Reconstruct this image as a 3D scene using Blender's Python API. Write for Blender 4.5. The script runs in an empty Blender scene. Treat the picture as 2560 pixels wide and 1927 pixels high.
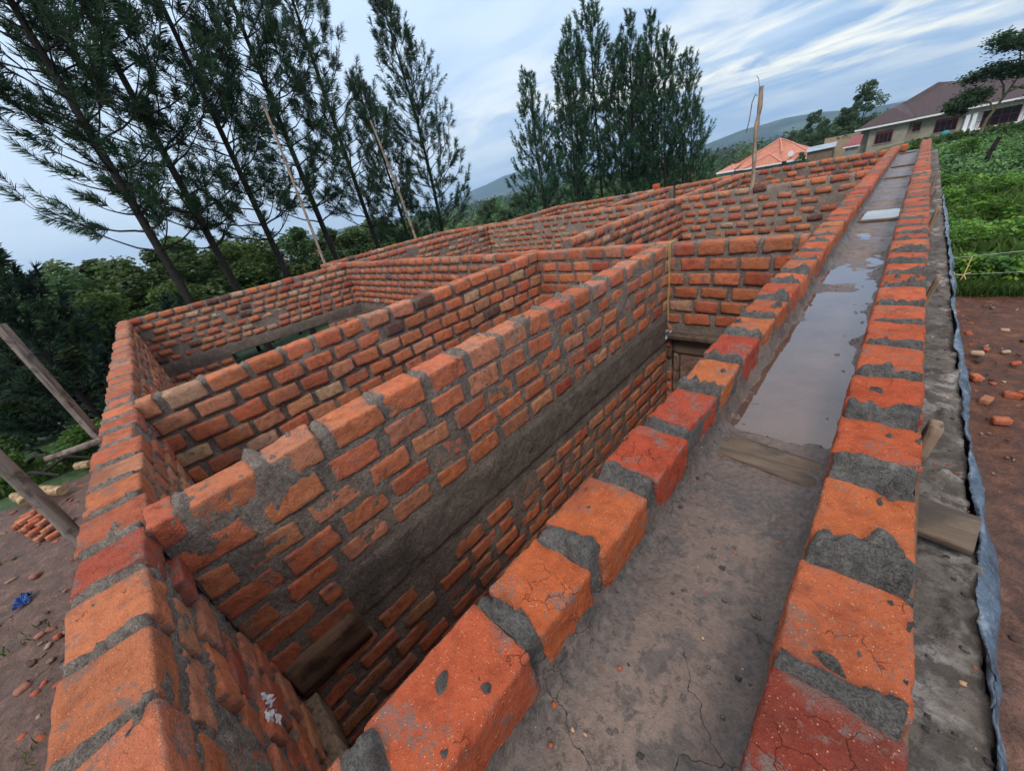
import bpy, math, random
import numpy as np
from mathutils import Matrix, Vector
R = math.radians
scene = bpy.context.scene
COL = scene.collection

# ------------------------------------------------------------------ camera
cam_d = bpy.data.cameras.new("camera")
cam = bpy.data.objects.new("camera", cam_d)
COL.objects.link(cam)
cam_d.sensor_fit = 'HORIZONTAL'
cam_d.sensor_width = 36.0
cam_d.lens = 12.772
cam_d.clip_start = 0.02
cam_d.clip_end = 30000
cam.matrix_world = Matrix(((0.7141386, -0.2011779, 0.6704726, 0),
                           (0.6741511, 0.4555620, -0.5813636, 0),
                           (-0.1884843, 0.8671740, 0.4609587, 0),
                           (0, 0, 0, 1)))
scene.camera = cam

# ------------------------------------------------------------------ sky and sun
SUN_EL, SUN_AZ = R(46), R(152)          # azimuth measured from +Y towards +X
world = bpy.data.worlds.new("World")
scene.world = world
world.use_nodes = True


class NT:
    def __init__(s, tree):
        s.t = tree
        tree.nodes.clear()

    def n(s, typ, _out=0, **kw):
        nd = s.t.nodes.new(typ)
        for k, v in kw.items():
            if k.startswith('i_'):
                key = k[2:]
                key = int(key) if key.isdigit() else key.replace('_', ' ')
                inp = nd.inputs[key]
                if isinstance(v, bpy.types.NodeSocket):
                    s.t.links.new(v, inp)
                else:
                    inp.default_value = v
            else:
                setattr(nd, k, v)
        return nd

    def math(s, op, a, b=None, clamp=False):
        nd = s.t.nodes.new('ShaderNodeMath')
        nd.operation = op
        nd.use_clamp = clamp
        for i, v in enumerate((a, b)):
            if v is None:
                continue
            if isinstance(v, bpy.types.NodeSocket):
                s.t.links.new(v, nd.inputs[i])
            else:
                nd.inputs[i].default_value = v
        return nd.outputs[0]

    def ramp(s, fac, stops, interp='LINEAR'):
        nd = s.t.nodes.new('ShaderNodeValToRGB')
        nd.color_ramp.interpolation = interp
        els = nd.color_ramp.elements
        while len(els) < len(stops):
            els.new(0.5)
        for e, (p, c) in zip(els, stops):
            e.position = p
            e.color = (c[0], c[1], c[2], 1) if not isinstance(c, (int, float)) else (c, c, c, 1)
        s.t.links.new(fac, nd.inputs[0])
        return nd.outputs[0]

    def mix(s, fac, a, b, mode='MIX'):
        nd = s.t.nodes.new('ShaderNodeMix')
        nd.data_type = 'RGBA'
        nd.blend_type = mode
        for i, v in ((0, fac), (6, a), (7, b)):
            if isinstance(v, bpy.types.NodeSocket):
                s.t.links.new(v, nd.inputs[i])
            elif i == 0:
                nd.inputs[0].default_value = v
            else:
                nd.inputs[i].default_value = (v[0], v[1], v[2], 1)
        return nd.outputs[2]

    def noise(s, vec, scale, detail=4, rough=0.55, dist=0.0):
        nd = s.t.nodes.new('ShaderNodeTexNoise')
        nd.inputs['Scale'].default_value = scale
        nd.inputs['Detail'].default_value = detail
        nd.inputs['Roughness'].default_value = rough
        nd.inputs['Distortion'].default_value = dist
        s.t.links.new(vec, nd.inputs['Vector'])
        return nd.outputs[0]


w = NT(world.node_tree)
sky = w.n('ShaderNodeTexSky', sky_type='NISHITA', sun_disc=False, sun_elevation=SUN_EL, sun_rotation=SUN_AZ,
          air_density=1.6, dust_density=1.0, ozone_density=2.0)
tc = w.n('ShaderNodeTexCoord')
sep = w.n('ShaderNodeSeparateXYZ', i_0=tc.outputs['Generated'])
zz = w.math('ADD', w.math('MAXIMUM', sep.outputs[2], 0.0), 0.12)
px = w.math('DIVIDE', sep.outputs[0], zz)
py = w.math('DIVIDE', sep.outputs[1], zz)
comb = w.n('ShaderNodeCombineXYZ', i_0=px, i_1=py)
mp = w.n('ShaderNodeMapping', i_Vector=comb.outputs[0])
mp.inputs['Rotation'].default_value = (0, 0, R(-18))
mp.inputs['Scale'].default_value = (0.62, 1.05, 1)
big = w.noise(mp.outputs[0], 0.75, 5, 0.55, 0.5)
streak = w.noise(mp.outputs[0], 2.0, 7, 0.58, 0.45)
cover = w.ramp(w.math('ADD', w.math('MULTIPLY', big, 0.75), w.math('MULTIPLY', streak, 0.25)), [(0.40, 0.0), (0.56, 1.0)])
# bright opening in the clouds ahead on the right, (px,py) about (-0.6, 4.0)
dx = w.math('SUBTRACT', px, -0.75)
dy = w.math('SUBTRACT', py, 4.05)
rx = w.math('ADD', w.math('MULTIPLY', dx, 0.78), w.math('MULTIPLY', dy, 0.62))
ry = w.math('SUBTRACT', w.math('MULTIPLY', dy, 0.78), w.math('MULTIPLY', dx, 0.62))
d2 = w.math('ADD', w.math('POWER', w.math('ABSOLUTE', w.math('MULTIPLY', rx, 0.42)), 2.0), w.math('POWER', w.math('ABSOLUTE', w.math('MULTIPLY', ry, 0.95)), 2.0))
glow = w.math('POWER', 2.718, w.math('MULTIPLY', d2, -1.0))
bluegrey = w.ramp(sep.outputs[2], [(0.0, (0.30, 0.44, 0.64)), (0.06, (0.19, 0.35, 0.60)), (0.16, (0.21, 0.34, 0.56)), (0.34, (0.42, 0.56, 0.78)), (0.8, (1.0, 1.03, 1.08))])
pale = w.ramp(sep.outputs[2], [(0.0, (0.50, 0.60, 0.72)), (0.12, (0.42, 0.53, 0.69)), (0.32, (0.52, 0.65, 0.82)), (0.8, (1.45, 1.45, 1.48))])
clouds = w.mix(cover, bluegrey, pale)
leftw = w.math('MULTIPLY', w.math('SUBTRACT', w.math('MULTIPLY', sep.outputs[0], -1.0), 0.45), 1.9, clamp=True)
clouds = w.mix(w.math('MULTIPLY', leftw, 0.75), clouds, w.ramp(sep.outputs[2], [(0.0, (0.60, 0.70, 0.80)), (0.2, (0.55, 0.67, 0.83)), (0.45, (0.55, 0.69, 0.86)), (0.8, (1.4, 1.42, 1.46))]))
lit = w.math('MULTIPLY', glow, w.ramp(streak, [(0.42, 0.0), (0.60, 1.0)]), clamp=True)
clouds = w.mix(w.math('MULTIPLY', lit, 0.95), clouds, (0.98, 0.93, 0.78))
bg1 = w.n('ShaderNodeBackground', i_Color=sky.outputs[0], i_Strength=0.10)
bg2 = w.n('ShaderNodeBackground', i_Color=clouds, i_Strength=1.0)
ms = w.n('ShaderNodeMixShader', i_0=0.88, i_1=bg1.outputs[0], i_2=bg2.outputs[0])
wo = w.n('ShaderNodeOutputWorld', i_Surface=ms.outputs[0])

sun_d = bpy.data.lights.new("sun", 'SUN')
sun_d.energy = 1.15
sun_d.angle = R(14)
sun_d.color = (1.0, 0.95, 0.87)
sun = bpy.data.objects.new("sun", sun_d)
COL.objects.link(sun)
sv = Vector((math.sin(SUN_AZ) * math.cos(SUN_EL), math.cos(SUN_AZ) * math.cos(SUN_EL), math.sin(SUN_EL)))
sun.rotation_euler = sv.to_track_quat('Z', 'Y').to_euler()
sun.location = sv * 50

scene.view_settings.view_transform = 'Standard'
scene.view_settings.look = 'None'
scene.view_settings.exposure = 0.55
scene.view_settings.gamma = 1.0
scene.render.engine = 'CYCLES'
scene.cycles.use_denoising = True
scene.cycles.max_bounces = 5
scene.cycles.diffuse_bounces = 3
scene.cycles.glossy_bounces = 2
scene.cycles.transparent_max_bounces = 4
scene.cycles.volume_bounces = 0
scene.render.use_persistent_data = False

# ------------------------------------------------------------------ helpers


def hash3(ix, iy, iz, seed):
    h = (ix.astype(np.int64) * 374761393 + iy.astype(np.int64) * 668265263 + iz.astype(np.int64) * 2147483647 + seed * 1274126177) & 0xffffffff
    h = ((h ^ (h >> 13)) * 1274126177) & 0xffffffff
    h = (h ^ (h >> 16)) & 0xffffffff
    return h.astype(np.float64) / 4294967295.0


def vnoise(P, seed=0):
    P = np.asarray(P, float)
    F = np.floor(P)
    t = P - F
    t = t * t * (3 - 2 * t)
    I = F.astype(np.int64)
    out = 0
    for a in (0, 1):
        for b in (0, 1):
            for c in (0, 1):
                wgt = (t[..., 0] if a else 1 - t[..., 0]) * (t[..., 1] if b else 1 - t[..., 1]) * (t[..., 2] if c else 1 - t[..., 2])
                out = out + wgt * hash3(I[..., 0] + a, I[..., 1] + b, I[..., 2] + c, seed)
    return out * 2 - 1


def fbm(P, seed=0, oct=4, gain=0.5):
    P = np.asarray(P, float)
    s, a, n = 0, 1.0, 0
    for o in range(oct):
        s = s + a * vnoise(P * (2.03 ** o) + 17.3 * o, seed + o)
        n += a
        a *= gain
    return s / n


class Acc:
    """collects vertices, faces and one colour per vertex for ONE mesh"""

    def __init__(s):
        s.v, s.f3, s.f4, s.c, s.n = [], [], [], [], 0

    def add(s, V, F, C=None):
        V = np.asarray(V, float).reshape(-1, 3)
        F = np.asarray(F, np.int64)
        if len(V) == 0 or len(F) == 0:
            return
        (s.f3 if F.shape[1] == 3 else s.f4).append(F + s.n)
        s.v.append(V)
        if C is None:
            C = np.ones((len(V), 3)) * 0.5
        C = np.asarray(C, float)
        if C.ndim == 1:
            C = np.tile(C, (len(V), 1))
        s.c.append(C)
        s.n += len(V)

    def build(s, name, mat, parent=None, base=None, smooth=True, angle=None):
        V = np.concatenate(s.v)
        C = np.concatenate(s.c)
        base = np.zeros(3) if base is None else np.asarray(base, float)
        me = bpy.data.meshes.new(name)
        f3 = np.concatenate(s.f3) if s.f3 else np.zeros((0, 3), np.int64)
        f4 = np.concatenate(s.f4) if s.f4 else np.zeros((0, 4), np.int64)
        nl = f3.size + f4.size
        nf = len(f3) + len(f4)
        me.vertices.add(len(V))
        me.vertices.foreach_set('co', (V - base).astype(np.float32).ravel())
        me.loops.add(nl)
        me.loops.foreach_set('vertex_index', np.concatenate([f3.ravel(), f4.ravel()]).astype(np.int32))
        me.polygons.add(nf)
        st = np.concatenate([np.arange(len(f3)) * 3, f3.size + np.arange(len(f4)) * 4]).astype(np.int32)
        me.polygons.foreach_set('loop_start', st)
        me.polygons.foreach_set('use_smooth', np.full(nf, bool(smooth)))
        at = me.color_attributes.new('tint', 'FLOAT_COLOR', 'POINT')
        at.data.foreach_set('color', np.concatenate([C, np.ones((len(C), 1))], 1).astype(np.float32).ravel())
        me.update(calc_edges=True)
        me.validate()
        if mat is not None:
            me.materials.append(mat)
        o = bpy.data.objects.new(name, me)
        COL.objects.link(o)
        if parent is not None:
            o.parent = parent
        else:
            o.location = base
        return o


def tag(o, label=None, cat=None, group=None, kind=None):
    if label:
        o['label'] = label
    if cat:
        o['category'] = cat
        if not kind:
            o['kind'] = 'thing'
    if group:
        o['group'] = group
    if kind:
        o['kind'] = kind
    return o


def thing(name, loc, label, cat, group=None):
    o = bpy.data.objects.new(name, None)
    o.empty_display_size = 0.1
    o.location = loc
    COL.objects.link(o)
    return tag(o, label, cat, group)


def copy_tree(o, parent=None):
    c = o.copy()
    COL.objects.link(c)
    c.parent = parent
    for ch in list(o.children):
        copy_tree(ch, c)
    return c


BOXF = np.array([[0, 3, 2, 1], [4, 5, 6, 7], [0, 1, 5, 4], [1, 2, 6, 5], [2, 3, 7, 6], [3, 0, 4, 7]])


def box(acc, lo, hi, col=None, M=None):
    x0, y0, z0 = lo
    x1, y1, z1 = hi
    V = np.array([[x0, y0, z0], [x1, y0, z0], [x1, y1, z0], [x0, y1, z0], [x0, y0, z1], [x1, y0, z1], [x1, y1, z1], [x0, y1, z1]], float)
    if M is not None:
        V = M(V)
    acc.add(V, BOXF, col)


def tube(acc, pts, rad, seg=8, col=None, cap=True, wob=0.0, seed=0):
    pts = np.asarray(pts, float)
    n = len(pts)
    rad = np.broadcast_to(np.asarray(rad, float), (n,)) if np.ndim(rad) else np.full(n, float(rad))
    T = np.gradient(pts, axis=0)
    T /= np.linalg.norm(T, axis=1)[:, None] + 1e-9
    ref = np.array([0, 0, 1.0]) if abs(T[0, 2]) < 0.9 else np.array([1.0, 0, 0])
    A = np.cross(T, ref)
    A /= np.linalg.norm(A, axis=1)[:, None] + 1e-9
    B = np.cross(T, A)
    th = np.arange(seg) * 2 * np.pi / seg
    V = pts[:, None] + rad[:, None, None] * (np.cos(th)[None, :, None] * A[:, None] + np.sin(th)[None, :, None] * B[:, None])
    if wob:
        V = V + (V - pts[:, None]) * wob * fbm(V * 9, seed, 3)[..., None]
    i = np.arange(n - 1)[:, None] * seg
    j = np.arange(seg)[None]
    F = np.stack([i + j, i + (j + 1) % seg, i + seg + (j + 1) % seg, i + seg + j], -1).reshape(-1, 4)
    V = V.reshape(-1, 3)
    acc.add(V, F, col)
    if cap:
        for k, c in ((0, pts[0]), (n - 1, pts[-1])):
            ring = V[k * seg:(k + 1) * seg]
            VV = np.vstack([ring, c[None]])
            FF = np.stack([np.arange(seg), (np.arange(seg) + 1) % seg, np.full(seg, seg)], 1)
            acc.add(VV, FF if k else FF[:, ::-1], col)


def grid_faces(nu, nv, mask=None):
    i = np.arange(nu - 1)[:, None] * nv
    j = np.arange(nv - 1)[None]
    F = np.stack([i + j, i + nv + j, i + nv + j + 1, i + j + 1], -1)
    if mask is not None:
        F = F[mask]
    return F.reshape(-1, 4)


def rough_box(acc, c, half, rot=None, n=(4, 3, 3), rnd=0.012, amp=0.004, seed=0, col=None, freq=14):
    V, F = TEMPL(*n)
    P = shape_bricks(V, np.array([half]), rnd)[0]
    d = P / (np.linalg.norm(P, axis=1)[:, None] + 1e-9)
    P = P + d * (fbm((P + np.array(c)) * freq, seed, 3) * amp)[:, None]
    if rot is not None:
        P = P @ np.array(rot).T
    acc.add(P + np.array(c), F, col)


_tcache = {}


def TEMPL(nx, ny, nz):
    """surface grid of a cube, welded, denser near its edges"""
    k = (nx, ny, nz)
    if k in _tcache:
        return _tcache[k]

    def ax(n):
        t = np.linspace(-1, 1, n + 1)
        return np.sign(t) * (1 - (1 - np.abs(t)) ** 1.35)
    X, Y, Z = ax(nx), ax(ny), ax(nz)
    idx, V, F = {}, [], []

    def vid(i, j, l):
        if (i, j, l) not in idx:
            idx[(i, j, l)] = len(V)
            V.append((X[i], Y[j], Z[l]))
        return idx[(i, j, l)]
    for i in range(nx):
        for j in range(ny):
            F.append([vid(i, j, 0), vid(i, j + 1, 0), vid(i + 1, j + 1, 0), vid(i + 1, j, 0)])
            F.append([vid(i, j, nz), vid(i + 1, j, nz), vid(i + 1, j + 1, nz), vid(i, j + 1, nz)])
    for i in range(nx):
        for l in range(nz):
            F.append([vid(i, 0, l), vid(i + 1, 0, l), vid(i + 1, 0, l + 1), vid(i, 0, l + 1)])
            F.append([vid(i, ny, l), vid(i, ny, l + 1), vid(i + 1, ny, l + 1), vid(i + 1, ny, l)])
    for j in range(ny):
        for l in range(nz):
            F.append([vid(0, j, l), vid(0, j, l + 1), vid(0, j + 1, l + 1), vid(0, j + 1, l)])
            F.append([vid(nx, j, l), vid(nx, j + 1, l), vid(nx, j + 1, l + 1), vid(nx, j, l + 1)])
    _tcache[k] = (np.array(V, float), np.array(F))
    return _tcache[k]


def shape_bricks(T, H, r):
    """T (n,3) template, H (N,3) half sizes -> rounded boxes (N,n,3)"""
    P = T[None] * H[:, None]
    lim = H[:, None] - r
    Q = np.clip(P, -lim, lim)
    D = P - Q
    L = np.linalg.norm(D, axis=2)[..., None]
    return np.where(L > 1e-9, Q + D / (L + 1e-12) * np.minimum(L, r), P)


# ------------------------------------------------------------------ materials
def new_mat(name):
    m = bpy.data.materials.new(name)
    m.use_nodes = True
    return m, NT(m.node_tree)


def finish(m, t, color, rough, normal=None, spec=0.4, **kw):
    b = t.n('ShaderNodeBsdfPrincipled')
    for k, v in (('Base Color', color), ('Roughness', rough), ('Normal', normal), ('Specular IOR Level', spec)):
        if v is None:
            continue
        if isinstance(v, bpy.types.NodeSocket):
            t.t.links.new(v, b.inputs[k])
        elif k == 'Base Color':
            b.inputs[k].default_value = (*v[:3], 1)
        else:
            b.inputs[k].default_value = v
    for k, v in kw.items():
        b.inputs[k.replace('_', ' ')].default_value = v
    t.n('ShaderNodeOutputMaterial', i_Surface=b.outputs[0])
    return m


def bump(t, h, strength, dist):
    return t.n('ShaderNodeBump', i_Height=h, i_Strength=strength, i_Distance=dist).outputs[0]


def pos(t):
    return t.n('ShaderNodeNewGeometry').outputs['Position']


def attr(t):
    return t.n('ShaderNodeAttribute', attribute_name='tint').outputs['Color']


def mat_brick():
    m, t = new_mat('fired_brick')
    p = pos(t)
    c = attr(t)
    n1 = t.noise(p, 22, 6, 0.6)
    n2 = t.noise(p, 140, 4, 0.7)
    n3 = t.noise(p, 9, 5, 0.65, 0.6)
    c = t.mix(0.75, c, t.ramp(n1, [(0.3, (0.60, 0.56, 0.55)), (0.5, (1, 1, 1)), (0.72, (1.22, 1.3, 1.32))]), 'MULTIPLY')
    c = t.mix(t.ramp(n2, [(0.60, 0.0), (0.74, 0.55)]), c, (0.78, 0.42, 0.24))
    c = t.mix(t.ramp(n2, [(0.26, 0.5), (0.38, 0.0)]), c, (0.16, 0.045, 0.025))
    film = t.ramp(t.math('ADD', t.math('MULTIPLY', n3, 0.6), t.math('MULTIPLY', t.noise(p, 85, 5, 0.7), 0.4)), [(0.535, 0.0), (0.60, 0.8)])
    c = t.mix(film, c, (0.18, 0.145, 0.125))
    vo = t.n('ShaderNodeTexVoronoi', feature='F1')
    vo.inputs['Scale'].default_value = 210
    t.t.links.new(p, vo.inputs['Vector'])
    grit = t.ramp(vo.outputs['Distance'], [(0.12, 1.0), (0.26, 0.0)])
    sel = t.ramp(t.n('ShaderNodeSeparateColor', i_0=vo.outputs['Color']).outputs[0], [(0.80, 0.0), (0.86, 0.8)])
    c = t.mix(t.math('MULTIPLY', grit, sel), c, (0.80, 0.52, 0.36))
    sel2 = t.ramp(t.n('ShaderNodeSeparateColor', i_0=vo.outputs['Color']).outputs[1], [(0.78, 0.0), (0.86, 0.8)])
    c = t.mix(t.math('MULTIPLY', grit, sel2), c, (0.07, 0.035, 0.03))
    nzv = t.n('ShaderNodeTexNoise')
    nzv.inputs['Scale'].default_value = 26
    nzv.inputs['Detail'].default_value = 4
    t.t.links.new(p, nzv.inputs['Vector'])
    wv = t.n('ShaderNodeMix', data_type='VECTOR')
    wv.inputs[0].default_value = 0.05
    t.t.links.new(p, wv.inputs[4])
    t.t.links.new(nzv.outputs[1], wv.inputs[5])
    ve = t.n('ShaderNodeTexVoronoi', feature='DISTANCE_TO_EDGE')
    ve.inputs['Scale'].default_value = 17
    t.t.links.new(wv.outputs[1], ve.inputs['Vector'])
    crk = t.math('MULTIPLY', t.ramp(ve.outputs[0], [(0.0, 1.0), (0.014, 0.0)]), t.ramp(t.noise(p, 8, 3), [(0.55, 0.0), (0.63, 1.0)]))
    c = t.mix(t.math('MULTIPLY', crk, 0.45), c, (0.10, 0.025, 0.012))
    burn = t.ramp(t.noise(p, 3.4, 4, 0.6), [(0.60, 0.0), (0.70, 0.45)])
    c = t.mix(burn, c, (0.16, 0.05, 0.035))
    pores = t.noise(p, 380, 3, 0.6)
    h = t.math('ADD', t.math('SUBTRACT', t.math('MULTIPLY', n1, 0.7), t.math('MULTIPLY', crk, 0.35)), t.math('ADD', t.math('MULTIPLY', n2, 0.35), t.math('MULTIPLY', pores, 0.12)))
    return finish(m, t, c, 0.9, bump(t, h, 1.0, 0.028), 0.2)


def mat_mortar(name, base, var=1.0, rough=0.85, wet=0.0):
    m, t = new_mat(name)
    p = pos(t)
    n1 = t.noise(p, 7, 6, 0.6)
    n2 = t.noise(p, 60, 6, 0.7)
    n3 = t.noise(p, 260, 3, 0.6)
    b = np.array(base)
    c = t.ramp(n1, [(0.3, tuple(b * (1 - 0.35 * var))), (0.55, tuple(b)), (0.75, tuple(b * (1 + 0.5 * var)))])
    c = t.mix(0.8, c, t.ramp(n2, [(0.34, (0.5, 0.5, 0.5)), (0.66, (1.5, 1.48, 1.45))]), 'MULTIPLY')
    c = t.mix(0.7, c, t.ramp(n3, [(0.36, (0.45, 0.45, 0.45)), (0.6, (1.35, 1.35, 1.35))]), 'MULTIPLY')
    h = t.math('ADD', n2, t.math('MULTIPLY', n3, 0.5))
    damp = t.math('MULTIPLY', t.n('ShaderNodeSeparateColor', i_0=attr(t)).outputs[0], 2.0)
    c = t.mix(1.0, c, t.n('ShaderNodeCombineColor', i_0=damp, i_1=damp, i_2=damp).outputs[0], 'MULTIPLY')
    rg = t.ramp(n1, [(0.4, rough - wet), (0.6, rough)])
    return finish(m, t, c, rg, bump(t, h, 1.0, 0.02), 0.35)


def mat_slab():
    m, t = new_mat('wet_screed')
    p = pos(t)
    n0 = t.noise(p, 2.2, 6, 0.6, 0.4)
    n1 = t.noise(p, 13, 7, 0.68, 0.3)
    n2 = t.noise(p, 75, 5, 0.7)
    n3 = t.noise(p, 240, 3, 0.6)
    c = t.ramp(n0, [(0.3, (0.082, 0.055, 0.044)), (0.5, (0.140, 0.097, 0.078)), (0.7, (0.195, 0.140, 0.114))])
    c = t.mix(t.ramp(n1, [(0.52, 0.0), (0.60, 0.8)]), c, (0.070, 0.058, 0.052))
    c = t.mix(t.ramp(t.noise(p, 38, 7, 0.72, 0.5), [(0.54, 0.0), (0.62, 0.75)]), c, (0.050, 0.040, 0.036))
    c = t.mix(0.55, c, t.ramp(n2, [(0.3, (0.6, 0.6, 0.6)), (0.7, (1.4, 1.36, 1.3))]), 'MULTIPLY')
    c = t.mix(t.ramp(n2, [(0.70, 0.0), (0.76, 0.8)]), c, (0.40, 0.10, 0.045))
    vor = t.n('ShaderNodeTexVoronoi', feature='DISTANCE_TO_EDGE')
    vor.inputs['Scale'].default_value = 4.5
    wob = t.n('ShaderNodeMix', data_type='VECTOR')
    wob.inputs[0].default_value = 0.13
    t.t.links.new(p, wob.inputs[4])
    nz = t.n('ShaderNodeTexNoise')
    nz.inputs['Scale'].default_value = 9
    nz.inputs['Detail'].default_value = 5
    t.t.links.new(p, nz.inputs['Vector'])
    t.t.links.new(nz.outputs[1], wob.inputs[5])
    t.t.links.new(wob.outputs[1], vor.inputs['Vector'])
    crack = t.ramp(vor.outputs[0], [(0.0, 1.0), (0.0028, 0.0)])
    crack = t.math('MULTIPLY', crack, t.ramp(t.noise(p, 1.7, 2), [(0.50, 0.0), (0.56, 1.0)]))
    c = t.mix(crack, c, (0.02, 0.017, 0.015))
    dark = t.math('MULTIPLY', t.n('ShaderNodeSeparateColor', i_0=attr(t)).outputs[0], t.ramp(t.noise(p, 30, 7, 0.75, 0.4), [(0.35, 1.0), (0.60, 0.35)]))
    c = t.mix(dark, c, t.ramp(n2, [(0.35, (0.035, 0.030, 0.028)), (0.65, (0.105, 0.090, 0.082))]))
    h = t.math('SUBTRACT', t.math('ADD', n2, t.math('MULTIPLY', n3, 0.5)), crack)
    rg = t.ramp(n0, [(0.40, 0.24), (0.6, 0.62)])
    return finish(m, t, c, rg, bump(t, h, 0.7, 0.008), 0.5)


def mat_ledge():
    m, t = new_mat('splashed_concrete')
    p = pos(t)
    n0 = t.noise(p, 4.5, 6, 0.65, 0.4)
    n2 = t.noise(p, 50, 6, 0.7)
    n4 = t.noise(p, 16, 6, 0.7)
    c = t.ramp(n0, [(0.36, (0.080, 0.064, 0.054)), (0.54, (0.135, 0.115, 0.100)), (0.66, (0.33, 0.30, 0.28))])
    c = t.mix(t.ramp(n4, [(0.48, 0.0), (0.56, 0.85)]), c, (0.062, 0.050, 0.043))
    c = t.mix(0.6, c, t.ramp(n2, [(0.3, (0.55, 0.55, 0.55)), (0.7, (1.4, 1.38, 1.35))]), 'MULTIPLY')
    return finish(m, t, c, 0.8, bump(t, n2, 0.9, 0.01), 0.35)


def mat_wood(name, base, dark, scale=(30, 30, 2.5)):
    m, t = new_mat(name)
    tcn = t.n('ShaderNodeTexCoord')
    mpn = t.n('ShaderNodeMapping', i_Vector=tcn.outputs['Object'])
    mpn.inputs['Scale'].default_value = scale
    g = t.noise(mpn.outputs[0], 1.0, 6, 0.65, 0.6)
    n = t.noise(tcn.outputs['Object'], 7, 5, 0.6)
    c = t.ramp(g, [(0.32, dark), (0.5, base), (0.7, tuple(min(1, x * 1.5) for x in base))])
    c = t.mix(t.ramp(n, [(0.52, 0.0), (0.64, 0.8)]), c, dark)
    return finish(m, t, c, 0.82, bump(t, g, 0.9, 0.006), 0.3)


def mat_tint(name, rough=0.7, spec=0.3, nscale=30, amt=0.4, bumpd=0.004, trans=0.0):
    m, t = new_mat(name)
    p = pos(t)
    n = t.noise(p, nscale, 5, 0.6)
    c = t.mix(amt, attr(t), t.ramp(n, [(0.3, (0.55, 0.55, 0.55)), (0.5, (1, 1, 1)), (0.7, (1.35, 1.35, 1.35))]), 'MULTIPLY')
    finish(m, t, c, rough, bump(t, n, 0.5, bumpd) if bumpd else None, spec)
    return m


def mat_leaf(name, trans=0.35):
    m, t = new_mat(name)
    c = attr(t)
    b = t.n('ShaderNodeBsdfPrincipled', i_Base_Color=c, i_Roughness=0.55)
    b.inputs['Specular IOR Level'].default_value = 0.3
    tr = t.n('ShaderNodeBsdfTranslucent', i_Color=t.mix(1.0, c, (1.3, 1.35, 0.7), 'MULTIPLY'))
    mx = t.n('ShaderNodeMixShader', i_0=trans, i_1=b.outputs[0], i_2=tr.outputs[0])
    t.n('ShaderNodeOutputMaterial', i_Surface=mx.outputs[0])
    return m


def mat_ground():
    m, t = new_mat('bare_soil_and_grass')
    p = pos(t)
    sp = t.n('ShaderNodeSeparateXYZ', i_0=p)
    n0 = t.noise(p, 0.6, 6, 0.6)
    n1 = t.noise(p, 5, 7, 0.7, 0.4)
    n2 = t.noise(p, 35, 5, 0.7)
    red = t.ramp(n1, [(0.3, (0.045, 0.017, 0.010)), (0.5, (0.105, 0.040, 0.022)), (0.68, (0.20, 0.085, 0.048))])
    mud = t.ramp(n1, [(0.3, (0.050, 0.028, 0.021)), (0.5, (0.120, 0.068, 0.051)), (0.68, (0.22, 0.132, 0.105))])
    isr = t.ramp(t.math('ADD', t.math('MULTIPLY', sp.outputs[0], 0.3), 0.5), [(0.3, 0.15), (0.6, 1.0)])
    near = t.ramp(t.math('MULTIPLY', t.math('SUBTRACT', 6.6, sp.outputs[1]), 0.35, clamp=True), [(0.0, 0.0), (1.0, 1.0)])
    c = t.mix(isr, mud, t.mix(near, red, t.mix(0.65, red, mud)))
    c = t.mix(0.6, c, t.ramp(n2, [(0.3, (0.5, 0.5, 0.5)), (0.7, (1.5, 1.5, 1.5))]), 'MULTIPLY')
    gr = t.ramp(n1, [(0.3, (0.018, 0.035, 0.012)), (0.5, (0.035, 0.075, 0.018)), (0.7, (0.075, 0.12, 0.035))])
    # grass beyond the worked soil
    ny = t.math('ADD', sp.outputs[1], t.math('MULTIPLY', t.math('SUBTRACT', n0, 0.5), 2.5))
    nx = t.math('ADD', sp.outputs[0], t.math('MULTIPLY', t.math('SUBTRACT', n0, 0.5), 4.0))
    g1 = t.math('GREATER_THAN', ny, 12.0)
    g2 = t.math('LESS_THAN', nx, -13.8)
    g = t.math('MAXIMUM', g1, g2)
    c = t.mix(g, c, gr)
    rg = t.ramp(n1, [(0.35, 0.45), (0.6, 0.85)])
    h = t.math('ADD', t.math('MULTIPLY', n1, 2.0), n2)
    return finish(m, t, c, rg, bump(t, h, 0.9, 0.03), 0.4)


def mat_hill():
    m, t = new_mat('wooded_hillside')
    p = pos(t)
    n0 = t.noise(p, 0.004, 6, 0.6)
    n1 = t.noise(p, 0.03, 5, 0.7)
    c = t.ramp(n0, [(0.40, (0.014, 0.032, 0.026)), (0.52, (0.026, 0.050, 0.036)), (0.64, (0.060, 0.095, 0.058))])
    c = t.mix(0.7, c, t.ramp(n1, [(0.35, (0.4, 0.45, 0.4)), (0.65, (1.5, 1.5, 1.4))]), 'MULTIPLY')
    return finish(m, t, c, 0.9, None, 0.1)


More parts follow.
